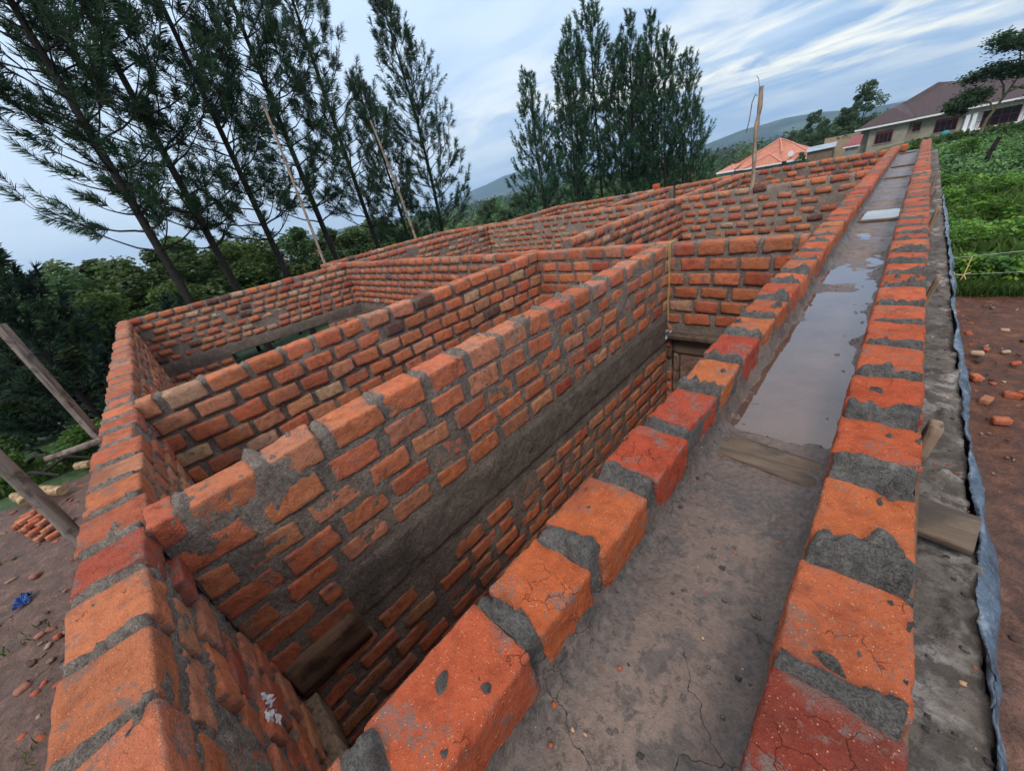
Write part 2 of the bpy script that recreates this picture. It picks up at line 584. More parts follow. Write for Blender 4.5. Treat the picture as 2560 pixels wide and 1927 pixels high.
def mat_water():
    m, t = new_mat('muddy_water')
    p = pos(t)
    nrm = bump(t, t.noise(p, 7, 3, 0.6), 0.05, 0.004)
    fr = t.n('ShaderNodeFresnel', i_IOR=1.45, i_Normal=nrm)
    tr = t.n('ShaderNodeBsdfTransparent', i_Color=(0.62, 0.50, 0.44, 1))
    silt = t.n('ShaderNodeBsdfDiffuse', i_Color=(0.15, 0.093, 0.073, 1))
    gl = t.n('ShaderNodeBsdfGlossy', i_Color=(1, 1, 1, 1), i_Roughness=0.02, i_Normal=nrm)
    body = t.n('ShaderNodeMixShader', i_0=t.ramp(t.noise(p, 3.5, 5, 0.6), [(0.35, 0.30), (0.65, 0.70)]), i_1=tr.outputs[0], i_2=silt.outputs[0])
    mx = t.n('ShaderNodeMixShader', i_0=t.math('MULTIPLY', fr.outputs[0], 1.6, clamp=True), i_1=body.outputs[0], i_2=gl.outputs[0])
    t.n('ShaderNodeOutputMaterial', i_Surface=mx.outputs[0])
    return m


def mat_metal_roof(name, base, axis=0, pitch=5.0):
    m, t = new_mat(name)
    p = pos(t)
    sp = t.n('ShaderNodeSeparateXYZ', i_0=p)
    n = t.noise(p, 1.2, 4, 0.6)
    wv = t.math('SINE', t.math('MULTIPLY', sp.outputs[axis], 2 * math.pi * pitch))
    b = np.array(base)
    c = t.ramp(n, [(0.3, tuple(b * 0.85)), (0.7, tuple(b * 1.15))])
    c = t.mix(0.5, c, t.ramp(t.math('MULTIPLY', t.math('ADD', wv, 1.0), 0.5), [(0.0, (0.9, 0.9, 0.9)), (1.0, (1.05, 1.05, 1.05))]), 'MULTIPLY')
    return finish(m, t, c, 0.55, bump(t, wv, 0.2, 0.02), 0.3)


def mat_plain(name, col, rough=0.7, n_amt=0.3, scale=3.0, bd=0.01, spec=0.3):
    m, t = new_mat(name)
    p = pos(t)
    n = t.noise(p, scale, 6, 0.65)
    b = np.array(col)
    c = t.ramp(n, [(0.3, tuple(b * (1 - n_amt))), (0.5, tuple(b)), (0.7, tuple(np.minimum(1, b * (1 + n_amt))))])
    return finish(m, t, c, rough, bump(t, n, 0.4, bd), spec)


M_BRICK = mat_brick()
M_MORTAR = mat_mortar('wet_mortar', (0.235, 0.188, 0.155), 1.0, 0.85, 0.1)
M_MORTAR_GREY = mat_mortar('dry_mortar', (0.30, 0.245, 0.20), 0.8)
M_BLOB = mat_mortar('fresh_mortar', (0.128, 0.117, 0.106), 1.0, 0.65, 0.2)
M_SLAB = mat_slab()
M_LEDGE = mat_ledge()
M_WOOD = mat_wood('weathered_wood', (0.20, 0.135, 0.09), (0.045, 0.03, 0.022))
M_WOOD_X = mat_wood('dirty_plank', (0.110, 0.078, 0.054), (0.052, 0.041, 0.034), (2.5, 30, 30))
M_WOOD_Y = mat_wood('formwork_board', (0.13, 0.075, 0.045), (0.035, 0.02, 0.014), (30, 2.5, 30))
M_BARK = mat_plain('pine_bark', (0.020, 0.016, 0.014), 0.9, 0.5, 6, 0.03)
M_NEEDLE = mat_leaf('pine_needles', 0.25)
M_LEAF = mat_leaf('green_leaves', 0.35)
M_GROUND = mat_ground()
M_HILL = mat_hill()
M_WATER = mat_water()
M_TINT = mat_tint('painted_surface', 0.6)
M_ROUGH = mat_tint('broken_brick_and_stone', 0.9, 0.2, 60, 0.6, 0.006)

# ------------------------------------------------------------------ the ground


def ground_z(x, y):
    x = np.asarray(x, float)
    y = np.asarray(y, float)
    right = -3.6 - 0.011 * np.clip(y - 11, 0, 90)
    left = -4.2 - 0.13 * np.clip(-x - 17, 0, 40) - 0.03 * np.clip(-x - 57, 0, 300) * 0.6
    far = -4.2 - 0.028 * np.clip(y - 12, 0, 100)
    left = np.minimum(left, far - 0.03 * np.clip(-x - 10, 0, 60))
    t = np.clip((x + 2.0) / 1.8, 0, 1)
    t2 = np.clip((x + 12.0) / 11.0, 0, 1)
    t = np.where(y > 14, t2, t)
    t = t * t * (3 - 2 * t)
    z = left * (1 - t) + right * t
    d = np.hypot(x, y)
    k = np.clip((d - 100) / 300, 0, 1)
    k = k * k * (3 - 2 * k)
    z = z * (1 - k) + k * (-24 + 6 * vnoise(np.stack([x / 260, y / 260, x * 0], -1), 5))
    return z


th = np.concatenate([np.linspace(0, 2 * np.pi, 361)[:-1]])
rr = np.concatenate([np.linspace(0.0, 22, 200), np.geomspace(22.3, 6500, 110)])
Rr, Th = np.meshgrid(rr, th, indexing='ij')
X, Y = Rr * np.cos(Th) - 3.0 * np.clip(1 - Rr / 50, 0, 1), Rr * np.sin(Th) + 3.0 * np.clip(1 - Rr / 50, 0, 1)
Z = ground_z(X, Y)
near = np.clip(1 - Rr / 40, 0, 1)
PP = np.stack([X, Y, Z * 0], -1)
Z = Z + near * (0.10 * fbm(PP * 0.7, 3, 3) + 0.075 * fbm(PP * 2.6, 4, 4, 0.6))
acc = Acc()
nr, nt = X.shape
i = np.arange(nr - 1)[:, None] * nt
j = np.arange(nt)[None]
F = np.stack([i + j, i + nt + j, i + nt + (j + 1) % nt, i + (j + 1) % nt], -1).reshape(-1, 4)
acc.add(np.stack([X, Y, Z], -1).reshape(-1, 3), F)
g = acc.build('ground', M_GROUND)
tag(g, kind='structure')

# far hills, each with its own ridge line (azimuth deg from +Y towards -X, height)


def hills(name, prof, D, depth, zb, seed, mat=M_HILL):
    az = np.linspace(prof[0][0], prof[-1][0], 220)
    hh = np.interp(az, [p[0] for p in prof], [p[1] for p in prof])
    nv = 26
    t = np.linspace(0, 1, nv)
    A, T = np.meshgrid(az, t, indexing='ij')
    H = np.interp(A, az, hh)
    shape = np.sin(np.clip(T * 1.25, 0, 1) * np.pi / 2) * (1 - 0.5 * np.clip(T - 0.8, 0, 1))
    dist = D + depth * T
    x, y = -np.sin(np.radians(A)) * dist, np.cos(np.radians(A)) * dist
    z = zb + (H - zb) * shape * (dist / (D + depth * 0.8))
    z = z + (18 * fbm(np.stack([x / 300, y / 300, x * 0], -1), seed, 4) + 5 * fbm(np.stack([x / 40, y / 40, x * 0], -1), seed + 9, 3)) * np.sin(np.clip(T, 0, 1) * np.pi) * 0.7
    a = Acc()
    a.add(np.stack([x, y, z], -1).reshape(-1, 3), grid_faces(220, nv))
    return tag(a.build(name, mat), kind='structure')


hills('hills', [(-30, 20), (-6, 40), (0, 20), (5, 34), (8, 62), (11, 72), (15, 62), (18, 36), (20, 14), (24, -10), (30, -15)], 2200, 1000, -30, 21)
hills('hills', [(30, -20), (33, 30), (37, 150), (40, 168), (44, 160), (47, 110), (48.5, 92), (51, 40), (54, -5), (60, -20)], 3300, 1100, -40, 31)
hills('hills', [(56, -20), (64, -4), (72, 4), (80, -6), (92, -2), (110, -10)], 2600, 900, -40, 41)

# ------------------------------------------------------------------ brick walls
PAL = np.array([(0.50, 0.150, 0.068), (0.46, 0.122, 0.058), (0.49, 0.195, 0.105), (0.48, 0.28, 0.165), (0.13, 0.055, 0.042), (0.38, 0.078, 0.042)])
PAL_FRESH = [(0.49, 0.105, 0.040), (0.44, 0.085, 0.036), (0.50, 0.140, 0.058), (0.34, 0.062, 0.036)]
PW_STD = [0.42, 0.26, 0.20, 0.05, 0.03, 0.04]
PW_MIX = [0.42, 0.20, 0.24, 0.08, 0.03, 0.03]
PW_RED = [0.46, 0.40, 0.06, 0.01, 0.01, 0.06]


def cut(a, b, zc, holes):
    segs = [(a, b)]
    for (h0, h1, z0, z1) in holes:
        if not (z0 - 0.03 < zc < z1 + 0.03):
            continue
        new = []
        for s0, s1 in segs:
            if h1 <= s0 or h0 >= s1:
                new.append((s0, s1))
            else:
                if h0 - s0 > 0.06:
                    new.append((s0, h0 - 0.012))
                if s1 - h1 > 0.06:
                    new.append((h1 + 0.012, s1))
        segs = new
    return segs


def wall(name, p0, p1, label=None, cat='brick wall', group=None, zt=-0.75, zb=-4.25, T=0.155, pitch=0.142, bh=0.118, rec=0.004, mamp=0.007,
         jit=0.006, seed=1, holes=(), bands=(), joints=None, pw=PW_STD, mat=None, top=1.0, mingrid=0.008, mat_top=None, blen=0.225, rot=0.02, grow=0.0, gap=(0.022, 0.052), ragged=0.0, pal=None, tints=()):
    rng = np.random.default_rng(seed)
    p0 = np.array([p0[0], p0[1]], float)
    p1 = np.array([p1[0], p1[1]], float)
    L = np.linalg.norm(p1 - p0)
    e = (p1 - p0) / L
    nr_ = np.array([e[1], -e[0]])            # right-hand side of the run

    def W(u, w, z):
        return np.stack([p0[0] + u * e[0] + w * nr_[0], p0[1] + u * e[1] + w * nr_[1], z], -1)

    def dist(u, z):
        return np.sqrt(np.sum(W(u, u * 0, z) ** 2, -1))
    # bricks
    B = []
    nc = max(1, int(round((zt - zb) / pitch)))
    top_j = None
    for k in range(nc):
        zc = zt - bh / 2 - k * pitch
        row = []
        if k == 0 and joints is not None:
            row = [(a, b) for a, b in joints]
            u = row[-1][1] + 0.04
        else:
            u = (0.0 if k % 2 else -0.12) + rng.uniform(-0.02, 0.02)
        while u < L:
            l = blen + rng.normal(0, 0.012)
            a, b = max(u, 0.0), min(u + l, L)
            if b - a > 0.05:
                row.append((a, b))
            u += l + rng.uniform(*gap)
        if k == 0:
            top_j = np.array([r_[0] - 0.018 for r_ in row] + [row[-1][1]])
        for a, b in row:
            for s0, s1 in cut(a, b, zc, list(holes) + list(bands)):
                B.append(((s0 + s1) / 2, zc + rng.normal(0, 0.003), (s1 - s0) / 2, bh / 2 + rng.normal(0, 0.003)))
    B = np.array(B)
    N = len(B)
    tint = (PAL if pal is None else np.array(pal))[rng.choice(len(PAL) if pal is None else len(pal), N, p=np.array(pw) / sum(pw))] * rng.uniform(0.82, 1.15, (N, 1)) * rng.uniform(0.93, 1.07, (N, 3))
    for k, c in enumerate(tints):
        tint[k] = np.array(c) * (0.76, 0.69, 0.64)
    D = dist(B[:, 0], B[:, 1])
    acc = Acc()
    for lo, hi, tn, oc in ((0, 1.3, (20, 12, 11), 4), (1.3, 2.6, (14, 8, 8), 4), (2.6, 5.5, (8, 5, 4), 3), (5.5, 1e9, (4, 3, 2), 2)):
        s = (D >= lo) & (D < hi)
        if not s.any():
            continue
        Tm, F = TEMPL(*tn)
        b = B[s]
        n = len(b)
        H = np.stack([b[:, 2], np.full(n, T / 2) + rng.normal(0, jit, n) + 0.004, b[:, 3]], 1)
        P = shape_bricks(Tm, H, 0.009)
        # uneven hand made shape: taper, then rough surface
        P[..., 2] *= 1 + (rng.normal(0, 0.05, n)[:, None]) * Tm[None, :, 0]
        P[..., 1] *= 1 + (rng.normal(0, 0.015, n)[:, None]) * Tm[None, :, 2]
        a = rng.normal(0, rot, n)
        ca, sa = np.cos(a)[:, None], np.sin(a)[:, None]
        X_, Z_ = P[..., 0].copy(), P[..., 2].copy()
        P[..., 0], P[..., 2] = ca * X_ - sa * Z_, sa * X_ + ca * Z_
        a = rng.normal(0, rot, n)
        ca, sa = np.cos(a)[:, None], np.sin(a)[:, None]
        X_, Y_ = P[..., 0].copy(), P[..., 1].copy()
        P[..., 0], P[..., 1] = ca * X_ - sa * Y_, sa * X_ + ca * Y_
        off = rng.uniform(0, 50, (n, 1, 3))
        dn = P / (np.linalg.norm(P, axis=2)[..., None] + 1e-9)
        wts = np.array([1.5, 0.45, 0.9])
        P = P + dn * wts * (fbm(P * 11 + off, seed, 2)[..., None] * 0.011)
        if oc > 2:
            P = P + dn * (fbm(P * 42 + off, seed + 3, oc, 0.65)[..., None] * 0.0055) - dn * np.maximum(0, fbm(P * 23 + off, seed + 4, 2) - 0.42)[..., None] * 0.035
        V = W(P[..., 0] + b[:, 0:1], P[..., 1], P[..., 2] + b[:, 1:2])
        ed = np.maximum(np.abs(Tm[None, :, 0]) ** 3 * (b[:, 2:3] / 0.11), 0.75 * np.abs(Tm[None, :, 2]) ** 4 * (np.abs(Tm[None, :, 1]) > 0.95))
        sm = np.clip((ed - 0.62) * 1.5 + 1.5 * (fbm(P * 30 + off, seed + 21, 3, 0.65) - 0.08), 0, 1) * 0.72
        tv = (tint[s][:, None] * (1 - sm[..., None]) + np.array([0.20, 0.165, 0.142]) * sm[..., None]).reshape(-1, 3)
        acc.add(V.reshape(-1, 3), (F[None] + (np.arange(n) * len(Tm))[:, None, None]).reshape(-1, 4), tv)
    base = np.array([p0[0], p0[1], zb])
    root = thing(name, base, label, cat, group) if label else None
    bo = acc.build('brickwork', M_BRICK, root, base)
    # mortar skin
    us = [0.0]
    while us[-1] < L:
        d_ = float(dist(np.array(us[-1]), np.array(zt)))
        us.append(us[-1] + min(0.07, max(mingrid, 0.0045 * d_)))
    us = np.array(us) * L / us[-1]
    mind = float(dist(np.linspace(0, L, 50), np.full(50, zt)).min())
    dv = min(0.045, max(mingrid * 1.3, 0.0065 * mind + 0.004))
    zt2 = zt - 0.014
    hw = T / 2 - rec
    nz_ = max(4, int((zt2 - zb) / dv))
    # finer near the top
    zf = zt2 - (zt2 - zb) * np.linspace(1, 0, nz_)
    nt_ = max(5, min(20, int(T / max(mingrid, dv * 0.7))))
    wt = np.linspace(hw, -hw, nt_)
    zbk = zt2 - (zt2 - zb) * np.linspace(0, 1, max(4, nz_ // 2))
    sw = np.concatenate([np.full(nz_, hw), wt[1:-1], np.full(len(zbk), -hw)])
    sz = np.concatenate([zf, np.full(nt_ - 2, zt2), zbk])
    nW = np.concatenate([np.ones(nz_), np.zeros(nt_ - 2), -np.ones(len(zbk))])
    nZ = np.concatenate([np.zeros(nz_ - 1), [0.7], np.ones(nt_ - 2), [0.7], np.zeros(len(zbk) - 1)])
    U, SW = np.meshgrid(us, sw, indexing='ij')
    SZ = np.broadcast_to(sz, U.shape)
    P = W(U, SW, SZ)
    n1 = fbm(P * 16, seed + 5, 4, 0.6)
    n0 = fbm(P * 3.1, seed + 6, 3)
    dj = np.abs(U[..., None] - top_j[None, None, :]).min(-1) if len(top_j) < 80 else np.abs(us[:, None] - top_j[None]).min(1)[:, None] + 0 * U
    wob = 0.025 * fbm(P * 13, seed + 8, 3)
    mound = 0.021 * np.exp(-((dj + wob) / 0.021) ** 2) + np.maximum(0, n1 + 0.05) * 0.055 * np.exp(-((dj + wob) / 0.042) ** 2) * np.clip(n0 * 2 + 0.75, 0.15, 1.3)
    mound = mound + np.maximum(0, fbm(P * 19, seed + 7, 4) - 0.30) * 0.12
    mound = mound + 0.007 * np.clip((mound * top - 0.011) / 0.004, 0, 1)
    rough_ = fbm(P * 85, seed + 12, 3, 0.75)
    far = np.clip(1.25 - 0.13 * np.sqrt(np.sum(P ** 2, -1)), 0.5, 1.0)
    mound = mound * top * far + np.clip(mound * 60 - 0.5, 0, 1) * 0.009 * rough_
    bandw = 0 * U
    for (h0, h1, z0, z1) in bands:
        bandw = np.maximum(bandw, np.clip((U - h0) / 0.03, 0, 1) * np.clip((h1 - U) / 0.03, 0, 1) * np.clip((SZ - z0) / 0.02, 0, 1) * np.clip((z1 - SZ) / 0.02, 0, 1))
    side = mamp * (n1 * 1.3 + n0 * 0.5) + grow + bandw * (rec + 0.010)
    lim = np.where(np.abs(SW) < hw - 1e-6, 0.0, 1.0)
    if ragged:
        n2 = fbm(P * 34, seed + 15, 4, 0.65)
        side = side + ragged * (0.005 * n2 + 0.014 * np.maximum(0, n2 - 0.22))
    V = W(U, SW + nW * side * lim, SZ + nZ * (mound + 0.003 * n1))
    nu, ns = U.shape
    mask = np.ones((nu - 1, ns - 1), bool)
    uc = (us[1:] + us[:-1]) / 2
    zc_ = (sz[1:] + sz[:-1]) / 2
    for (h0, h1, z0, z1) in holes:
        mask &= ~(((uc > h0) & (uc < h1))[:, None] & ((zc_ > z0) & (zc_ < z1))[None])
    am = Acc()
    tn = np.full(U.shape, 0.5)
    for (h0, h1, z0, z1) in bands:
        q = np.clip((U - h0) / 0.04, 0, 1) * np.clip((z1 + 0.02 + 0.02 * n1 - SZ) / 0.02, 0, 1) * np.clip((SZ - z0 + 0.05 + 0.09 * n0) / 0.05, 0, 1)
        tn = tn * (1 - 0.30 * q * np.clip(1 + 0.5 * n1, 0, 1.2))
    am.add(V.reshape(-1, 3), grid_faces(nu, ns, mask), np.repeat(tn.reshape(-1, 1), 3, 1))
    for (h0, h1, z0, z1) in holes:          # reveals
        z0 = max(z0, zb)
        a = hw - 0.003
        for q in ([(h0, a, z0), (h0, -a, z0), (h0, -a, z1), (h0, a, z1)], [(h1, a, z0), (h1, a, z1), (h1, -a, z1), (h1, -a, z0)],
                  [(h0, a, z1), (h0, -a, z1), (h1, -a, z1), (h1, a, z1)], [(h0, a, z0), (h1, a, z0), (h1, -a, z0), (h0, -a, z0)]):
            q = np.array(q)
            am.add(W(q[:, 0], q[:, 1], q[:, 2]), [[0, 1, 2, 3]])
    for uu, s_ in ((0.0, -1), (L, 1)):      # end faces
        q = np.array([(uu, hw, zb), (uu, -hw, zb), (uu, -hw, zt2), (uu, hw, zt2)])
        am.add(W(q[:, 0], q[:, 1], q[:, 2]), [[0, 1, 2, 3]])
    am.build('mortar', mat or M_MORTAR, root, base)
    return root, W


# the end wall under the photographer's left hand
endw, _ = wall('brick_wall', (-0.40, -0.4275), (-10.42, -0.4275), 'long end wall of orange bricks down the left edge, thick mortar squeezed from its joints',
               T=0.165, jit=0.010, rec=0.010, mamp=0.022, seed=11, pw=[0.50, 0.20, 0.28, 0.0, 0.0, 0.02], gap=(0.025, 0.05), bh=0.104, ragged=1.2, mingrid=0.009, rot=0.03,
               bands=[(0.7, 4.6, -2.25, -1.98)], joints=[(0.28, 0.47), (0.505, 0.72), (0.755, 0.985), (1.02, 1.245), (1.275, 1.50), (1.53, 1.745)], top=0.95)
w1, _ = wall('brick_wall', (-1.685, -0.345), (-1.685, 3.80), 'partition wall with smeared flush mortar and a dark band low down, first from the gutter',
             T=0.17, jit=0.003, rec=0.002, mamp=0.0065, seed=22, mingrid=0.009, rot=0.03, bh=0.113, gap=(0.030, 0.060), blen=0.225,
             bands=[(0.37, 4.2, -1.79, -1.48)], ragged=1.0, pw=[0.55, 0.10, 0.34, 0.0, 0.0, 0.01])
w2, _ = wall('brick_wall', (-3.405, -0.345), (-3.405, 3.80), 'partition wall of mixed orange, cream and burnt bricks with recessed joints, second from the gutter',
             T=0.15, jit=0.006, rec=0.016, mamp=0.010, seed=33, bh=0.116, gap=(0.022, 0.045), rot=0.035, ragged=0.8, mingrid=0.011, pw=PW_MIX, bands=[(0.0, 4.2, -1.95, -1.72)])
wA, _ = wall('brick_wall', (-9.62, 3.875), (-0.485, 3.875), 'nearest cross wall, bright red bricks with a doorway under a timber lintel',
             T=0.15, jit=0.004, rec=0.012, mamp=0.008, seed=44, bh=0.112, gap=(0.025, 0.05), ragged=0.5, rot=0.03, mingrid=0.014, pw=PW_RED, holes=[(8.08, 9.1, -4.4, -1.67)], bands=[(0.0, 6.0, -2.07, -1.82)])
w3, _ = wall('brick_wall', (-10.36, -0.50), (-9.62, 3.95), 'outer back wall of mixed bricks, concrete lintel over a window opening showing grass',
             T=0.155, rec=0.007, mamp=0.006, seed=55, bh=0.114, gap=(0.02, 0.045), rot=0.03, mingrid=0.02, pw=PW_MIX, holes=[(1.35, 3.45, -3.2, -1.97)], bands=[(0.0, 4.5, -1.97, -1.74)])
w3b, _ = wall('brick_wall', (-9.60, 3.96), (-9.08, 8.18), 'back wall continuing past the nearest cross wall, old tan bricks among orange ones', T=0.155, seed=56, mingrid=0.02, pw=PW_MIX)
wK, _ = wall('brick_wall', (-11.42, 3.92), (-9.66, 3.96), 'short outer return wall stepping out at the back corner of the nearest cross wall', T=0.15, seed=57, mingrid=0.02)
wO, _ = wall('brick_wall', (-11.40, 4.00), (-11.62, 8.38), 'outermost bay wall of orange bricks in front of the leaning poles', T=0.15, seed=58, mingrid=0.02)
wP, _ = wall('brick_wall', (-11.62, 8.46), (-8.72, 8.78), 'short outer return wall closing the bay behind the second long pole', T=0.15, seed=59, mingrid=0.02)
wB, _ = wall('brick_wall', (-9.06, 8.27), (-0.485, 8.58), 'wide cross wall of pale washed orange bricks with a rough wooden pole standing on it', T=0.15, rec=0.005, mamp=0.006, seed=66, mingrid=0.018, bh=0.102, gap=(0.04, 0.08), blen=0.215, rot=0.03,
             pw=[0.48, 0.14, 0.28, 0.06, 0.01, 0.03], mat=M_MORTAR_GREY, holes=[(5.95, 6.9, -4.4, -1.86)])
wD, _ = wall('brick_wall', (-3.42, 4.62), (-3.33, 8.42), 'partition wall of red bricks between the nearest and the pale cross wall', T=0.15, seed=77, mingrid=0.018, rec=0.008, pw=[0.34, 0.36, 0.14, 0.06, 0.04, 0.06])
wS, _ = wall('brick_wall', (-3.42, 8.70), (-3.40, 12.78), 'farther partition wall between the pale cross wall and the far end wall, right of two', T=0.15, seed=78, mingrid=0.03)
wQ, _ = wall('brick_wall', (-5.45, 8.55), (-5.15, 12.12), 'farther partition wall between the pale cross wall and the far end wall, left of two', T=0.15, seed=79, mingrid=0.03)
wR, _ = wall('brick_wall', (-8.70, 8.86), (-9.10, 11.80), 'far back wall of orange bricks in front of the round dark tree', T=0.15, seed=80, mingrid=0.03)
wC, _ = wall('brick_wall', (-9.14, 11.88), (-5.02, 12.28), 'far end wall of orange bricks below the clump of pines', T=0.15, seed=81, mingrid=0.03)
wF, _ = wall('brick_wall', (-3.62, 12.90), (-0.485, 12.78), 'far end wall of bright red bricks in front of the house with the orange roof', T=0.15, seed=82, mingrid=0.03, pw=PW_RED)
wG, _ = wall('brick_wall', (-5.00, 12.34), (-3.66, 12.84), 'short slanting piece of far wall joining the two far end walls', T=0.15, seed=83, mingrid=0.03)

# two raised brick courses either side of the cast gutter
rowL = wall('brick_course', (-0.405, -0.55), (-0.405, 13.45), 'inner course of single orange bricks with fresh mortar dollops, left of the wet gutter', 'brick course',
            zt=-0.75, zb=-0.955, T=0.15, pitch=0.3, bh=0.135, rec=0.006, mamp=0.010, jit=0.004, seed=91, pw=[0.42, 0.28, 0.22, 0.08], pal=PAL_FRESH, mat=M_BLOB, top=1.15, mingrid=0.0065, blen=0.225, rot=0.012,
            tints=[(0.62, 0.15, 0.05), (0.60, 0.135, 0.06), (0.62, 0.155, 0.055), (0.62, 0.16, 0.055), (0.52, 0.090, 0.042), (0.50, 0.085, 0.045), (0.62, 0.19, 0.07), (0.48, 0.075, 0.04)],
            joints=[(0.20, 0.44), (0.47, 0.735), (0.77, 0.942), (0.987, 1.195), (1.262, 1.477), (1.525, 1.76), (1.80, 2.02)])[0]
rowR = wall('brick_course', (0.075, -0.30), (0.075, 13.9), 'outer course of single orange bricks with fresh mortar dollops, right of the wet gutter', 'brick course',
            zt=-0.75, zb=-0.955, T=0.152, pitch=0.3, bh=0.135, rec=0.004, mamp=0.010, jit=0.003, seed=92, pw=[0.45, 0.3, 0.17, 0.08], pal=PAL_FRESH, mat=M_BLOB, top=1.2, mingrid=0.0065, blen=0.225, rot=0.012,
            tints=[(0.5, 0.1, 0.05), (0.30, 0.058, 0.036), (0.58, 0.16, 0.07), (0.62, 0.17, 0.062), (0.60, 0.13, 0.05), (0.56, 0.11, 0.045), (0.60, 0.14, 0.055), (0.58, 0.13, 0.055)],
            joints=[(0.10, 0.40), (0.44, 0.728), (0.762, 0.972), (1.04, 1.245), (1.345, 1.547), (1.606, 1.81), (1.86, 2.07)])[0]
# walls carrying the ring beam
wI, _ = wall('brick_wall', (-0.405, -0.33), (-0.405, 13.0), 'inner long wall of bricks carrying the gutter beam, below its left course', zt=-1.26, zb=-4.25, seed=95, mingrid=0.03)
wJ, _ = wall('brick_wall', (0.20, -0.33), (0.20, 13.7), 'outer long wall of bricks carrying the gutter beam, under its right ledge', zt=-1.26, zb=-4.0, seed=96, mingrid=0.03)

# one loose brick on the far wall
a_ = Acc()
rough_box(a_, (-5.55, 12.27, -0.68), (0.10, 0.06, 0.065), n=(6, 4, 4), seed=5, col=(0.5, 0.10, 0.04))
tag(a_.build('loose_brick', M_BRICK, None, (-5.55, 12.27, -0.745)), 'single loose brick standing on the far end wall below the pines', 'brick')

# ------------------------------------------------------------------ ring beam with the gutter in it
rb = thing('gutter_beam', (-0.09, 6.5, -1.25), 'long cast concrete beam with a wet muddy gutter between two brick courses', 'concrete beam')


def along(y0, y1, mn=0.008, k=0.005):
    ys = [y0]
    while ys[-1] < y1:
        ys.append(ys[-1] + min(0.06, max(mn, k * math.hypot(ys[-1], 0.9))))
    return np.array(ys)


base = np.array([-0.09, 6.5, -1.25])
ys = along(-0.35, 13.62, 0.008)
xs = np.linspace(-0.34, 0.01, 44)
Yg, Xg = np.meshgrid(ys, xs, indexing='ij')
Pg = np.stack([Xg, Yg, Xg * 0], -1)
zf = -0.902 + 0.0075 * fbm(Pg * 4, 61, 3) + 0.0035 * fbm(Pg * 24, 62, 4) + 0.0016 * fbm(Pg * 90, 63, 2)
zf = zf - 0.024 * np.clip((Yg - 1.24) / 0.05, 0, 1) * np.clip((4.1 - Yg + 2.4 * fbm(Pg * 5, 66, 4)) / 2.4, 0, 1) * np.clip((Xg + 0.318 + 0.022 * fbm(Pg * 9, 69, 3)) / 0.02, 0, 1)
zf = zf - 0.024 * np.clip((Yg - 5.22) / 0.04, 0, 1) * np.clip((5.85 - Yg) / 0.12, 0, 1)
fl = 0.085 * np.exp(-np.maximum(Xg + 0.335 + 0.006 * fbm(Pg * 12, 83, 3), 0) / (0.016 + 0.008 * fbm(Pg * 7, 64, 3))) + 0.04 * np.exp(-np.abs(Xg - 0.0) / (0.012 + 0.008 * fbm(Pg * 8, 65, 3)))
zf = zf + fl * (1 + 0.9 * fbm(Pg * 16, 67, 4, 0.6))
zf = zf + np.maximum(0, fbm(Pg * 26, 68, 4) - 0.30) * 0.05 * np.clip(np.abs(Xg + 0.165) / 0.12, 0.2, 1)
a_ = Acc()
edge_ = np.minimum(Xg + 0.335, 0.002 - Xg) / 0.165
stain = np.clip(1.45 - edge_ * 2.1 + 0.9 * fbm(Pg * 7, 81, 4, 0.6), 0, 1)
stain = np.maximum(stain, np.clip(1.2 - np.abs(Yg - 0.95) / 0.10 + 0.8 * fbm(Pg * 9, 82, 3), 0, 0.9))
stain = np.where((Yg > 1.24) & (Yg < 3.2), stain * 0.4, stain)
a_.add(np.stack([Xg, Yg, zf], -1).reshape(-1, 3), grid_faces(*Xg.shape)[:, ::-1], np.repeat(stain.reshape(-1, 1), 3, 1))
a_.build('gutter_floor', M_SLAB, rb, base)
# ledge outside the outer course
xs = np.linspace(0.150, 0.298, 26)
Yg, Xg = np.meshgrid(ys, xs, indexing='ij')
Pg = np.stack([Xg, Yg, Xg * 0], -1)
zl = -0.955 + 0.006 * fbm(Pg * 6, 71, 3) + 0.005 * fbm(Pg * 28, 72, 4) + np.maximum(0, fbm(Pg * 20, 73, 4) - 0.2) * 0.045
zl = zl - 0.25 * np.clip((Xg - 0.290 - 0.01 * fbm(Pg * 9, 74, 3)) / 0.008, 0, 1)
a_ = Acc()
a_.add(np.stack([Xg, Yg, zl], -1).reshape(-1, 3), grid_faces(*Xg.shape)[:, ::-1])
a_.build('ledge', M_LEDGE, rb, base)
a_ = Acc()
box(a_, (-0.478, -0.34, -1.25), (0.288, 13.6, -0.975))
a_.build('beam_core', M_MORTAR, rb, base, smooth=False)

